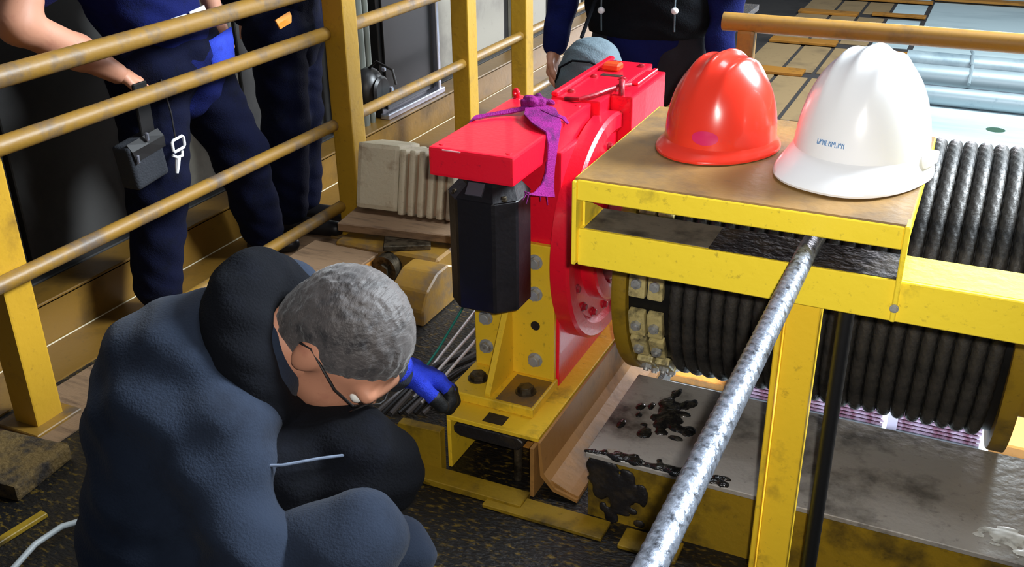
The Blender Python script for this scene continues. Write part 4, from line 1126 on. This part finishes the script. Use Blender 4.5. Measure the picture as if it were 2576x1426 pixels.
# 4: crouching worker in front
m4 = thing('person', (-1.15, 1.15, 0), 'crouching man with grey hair and blue glove reaching down to the yellow bracket', 'person')
J = dict(pelvis=(-1.19, 1.04, 0.42), chest=(-1.225, 1.20, 0.70), neck=(-1.12, 1.30, 0.79), head=(-0.985, 1.345, 0.785), rsh=(-1.10, 1.10, 0.70), lsh=(-1.20, 1.44, 0.77),
         rel=(-0.98, 1.02, 0.53), rwr=(-0.93, 1.22, 0.45), lel=(-1.215, 1.70, 0.54), lwr=(-1.265, 1.955, 0.33), lhip=(-1.22, 1.17, 0.40), rhip=(-1.10, 1.00, 0.42),
         rkn=(-0.845, 1.13, 0.535), ran=(-1.02, 1.17, 0.10), lkn=(-1.00, 1.48, 0.17), lan=(-1.28, 1.36, 0.10), rtoe=(-0.84, 1.25, 0.03), ltoe=(-1.36, 1.30, 0.03))
FACE, CROWN, HS = (0.52, -0.10, -0.77), (0.80, 0.10, 0.547), 1.2
figure(m4, J, FACE, CROWN, SLATE, SLATE, hair=HAIR, hs=HS, hem=0.0, fat=1.12, jfold=0.009, tfold=0.008, hairlow=0.10, neck_r=0.062,
       hands=dict(l=dict(glove=1), r=dict(d=(0.1, 0.8, -0.5), b=(0.9, -0.1, 0.4), t=(-0.3, 0.5, 0.6), c=0.6)), coat_res=0.010, leg_fat=1.02)
# black hood and collar round the neck, dark padded front below it
hd = []
NK = Vector((-1.105, 1.305, 0.768))
ax = Vector((0.80, 0.22, 0.10)).normalized()
e1 = Vector((0, 0, 1)) - ax * ax.z
e1.normalize()
e2 = ax.cross(e1)
for i in range(16):
    t0, t1 = 2 * math.pi * i / 16, 2 * math.pi * (i + 1) / 16
    f = lambda t: tuple(NK + (e1 * math.cos(t) * 0.132 + e2 * math.sin(t) * 0.126) - ax * (0.005 + 0.025 * math.cos(t)))
    hd.append(('c', f(t0), f(t1), 0.050 + 0.010 * math.cos(t0), 0.050 + 0.010 * math.cos(t1)))
obj('hood', blob(hd, 0.008, 0.02, (0.003, 40, 0.3)), HOOD, m4, True, 0)
fr = [('c', (-1.08, 1.22, 0.60), (-0.93, 1.27, 0.585), 0.105, 0.10), ('c', (-0.93, 1.27, 0.585), (-0.90, 1.30, 0.56), 0.10, 0.085), ('c', (-1.06, 1.14, 0.63), (-1.0, 1.16, 0.60), 0.075, 0.07)]
fp = obj('jacket_front', blob(fr, 0.009, 0.03, (0.006, 34, 0.9, (0.2, 0.2, 1))), HOOD, m4, True, 0)
obj('piping', MB().tube([(-1.03, 1.072, 0.688), (-1.0, 1.085, 0.680), (-0.965, 1.112, 0.674), (-0.925, 1.16, 0.668), (-0.89, 1.21, 0.655)], 0.0028, 8), mat('grey_piping', (96, 108, 128), 0.5), fp, True)
# glasses
H = Vector(J['head'])
s_, f_, u_ = axes(FACE, CROWN)
A = lambda a, b, c: H + s_ * a * HS + f_ * b * HS + u_ * c * HS
gl = obj('glasses', MB().tube([A(-0.058, 0.086, 0.008), A(-0.008, 0.106, 0.012), A(0.008, 0.106, 0.012), A(0.058, 0.086, 0.008)], 0.0022, 6), BLKC, m4, True)
for q in (1, -1):
    obj('temple', MB().tube([A(q * 0.060, 0.086, 0.008), A(q * 0.081, 0.05, 0.010), A(q * 0.084, -0.02, 0.010), A(q * 0.080, -0.035, -0.006)], 0.0024, 6), BLKC, gl, True)
    lp = [A(q * (0.032 + 0.026 * math.cos(t)), 0.096 - 0.004 * abs(math.cos(t)), 0.002 + 0.020 * math.sin(t)) for t in [2 * math.pi * k / 20 for k in range(21)]]
    obj('lens_rim', MB().tube(lp, 0.0016, 6, False), BLKC, gl, True)
# blue glove with black grip
pr, tips = hand(J['lwr'], (0.78, 0.50, -0.30), (0.05, 0.40, 0.92), (0.2, -0.8, 0.0), 0.60, 1.25, 0.15, 1.38)
back = [p for p in pr]
cuff = [('c', J['lwr'], tuple(Vector(J['lwr']) + Vector((0.02, -0.06, 0.055))), 0.044, 0.054)]
g = obj('glove', blob(back + cuff, 0.0045, 0.009), GLOVE, m4, True, 0)
obj('fingertips', blob(tips, 0.004, 0.006), GRIP, g, True, 0)
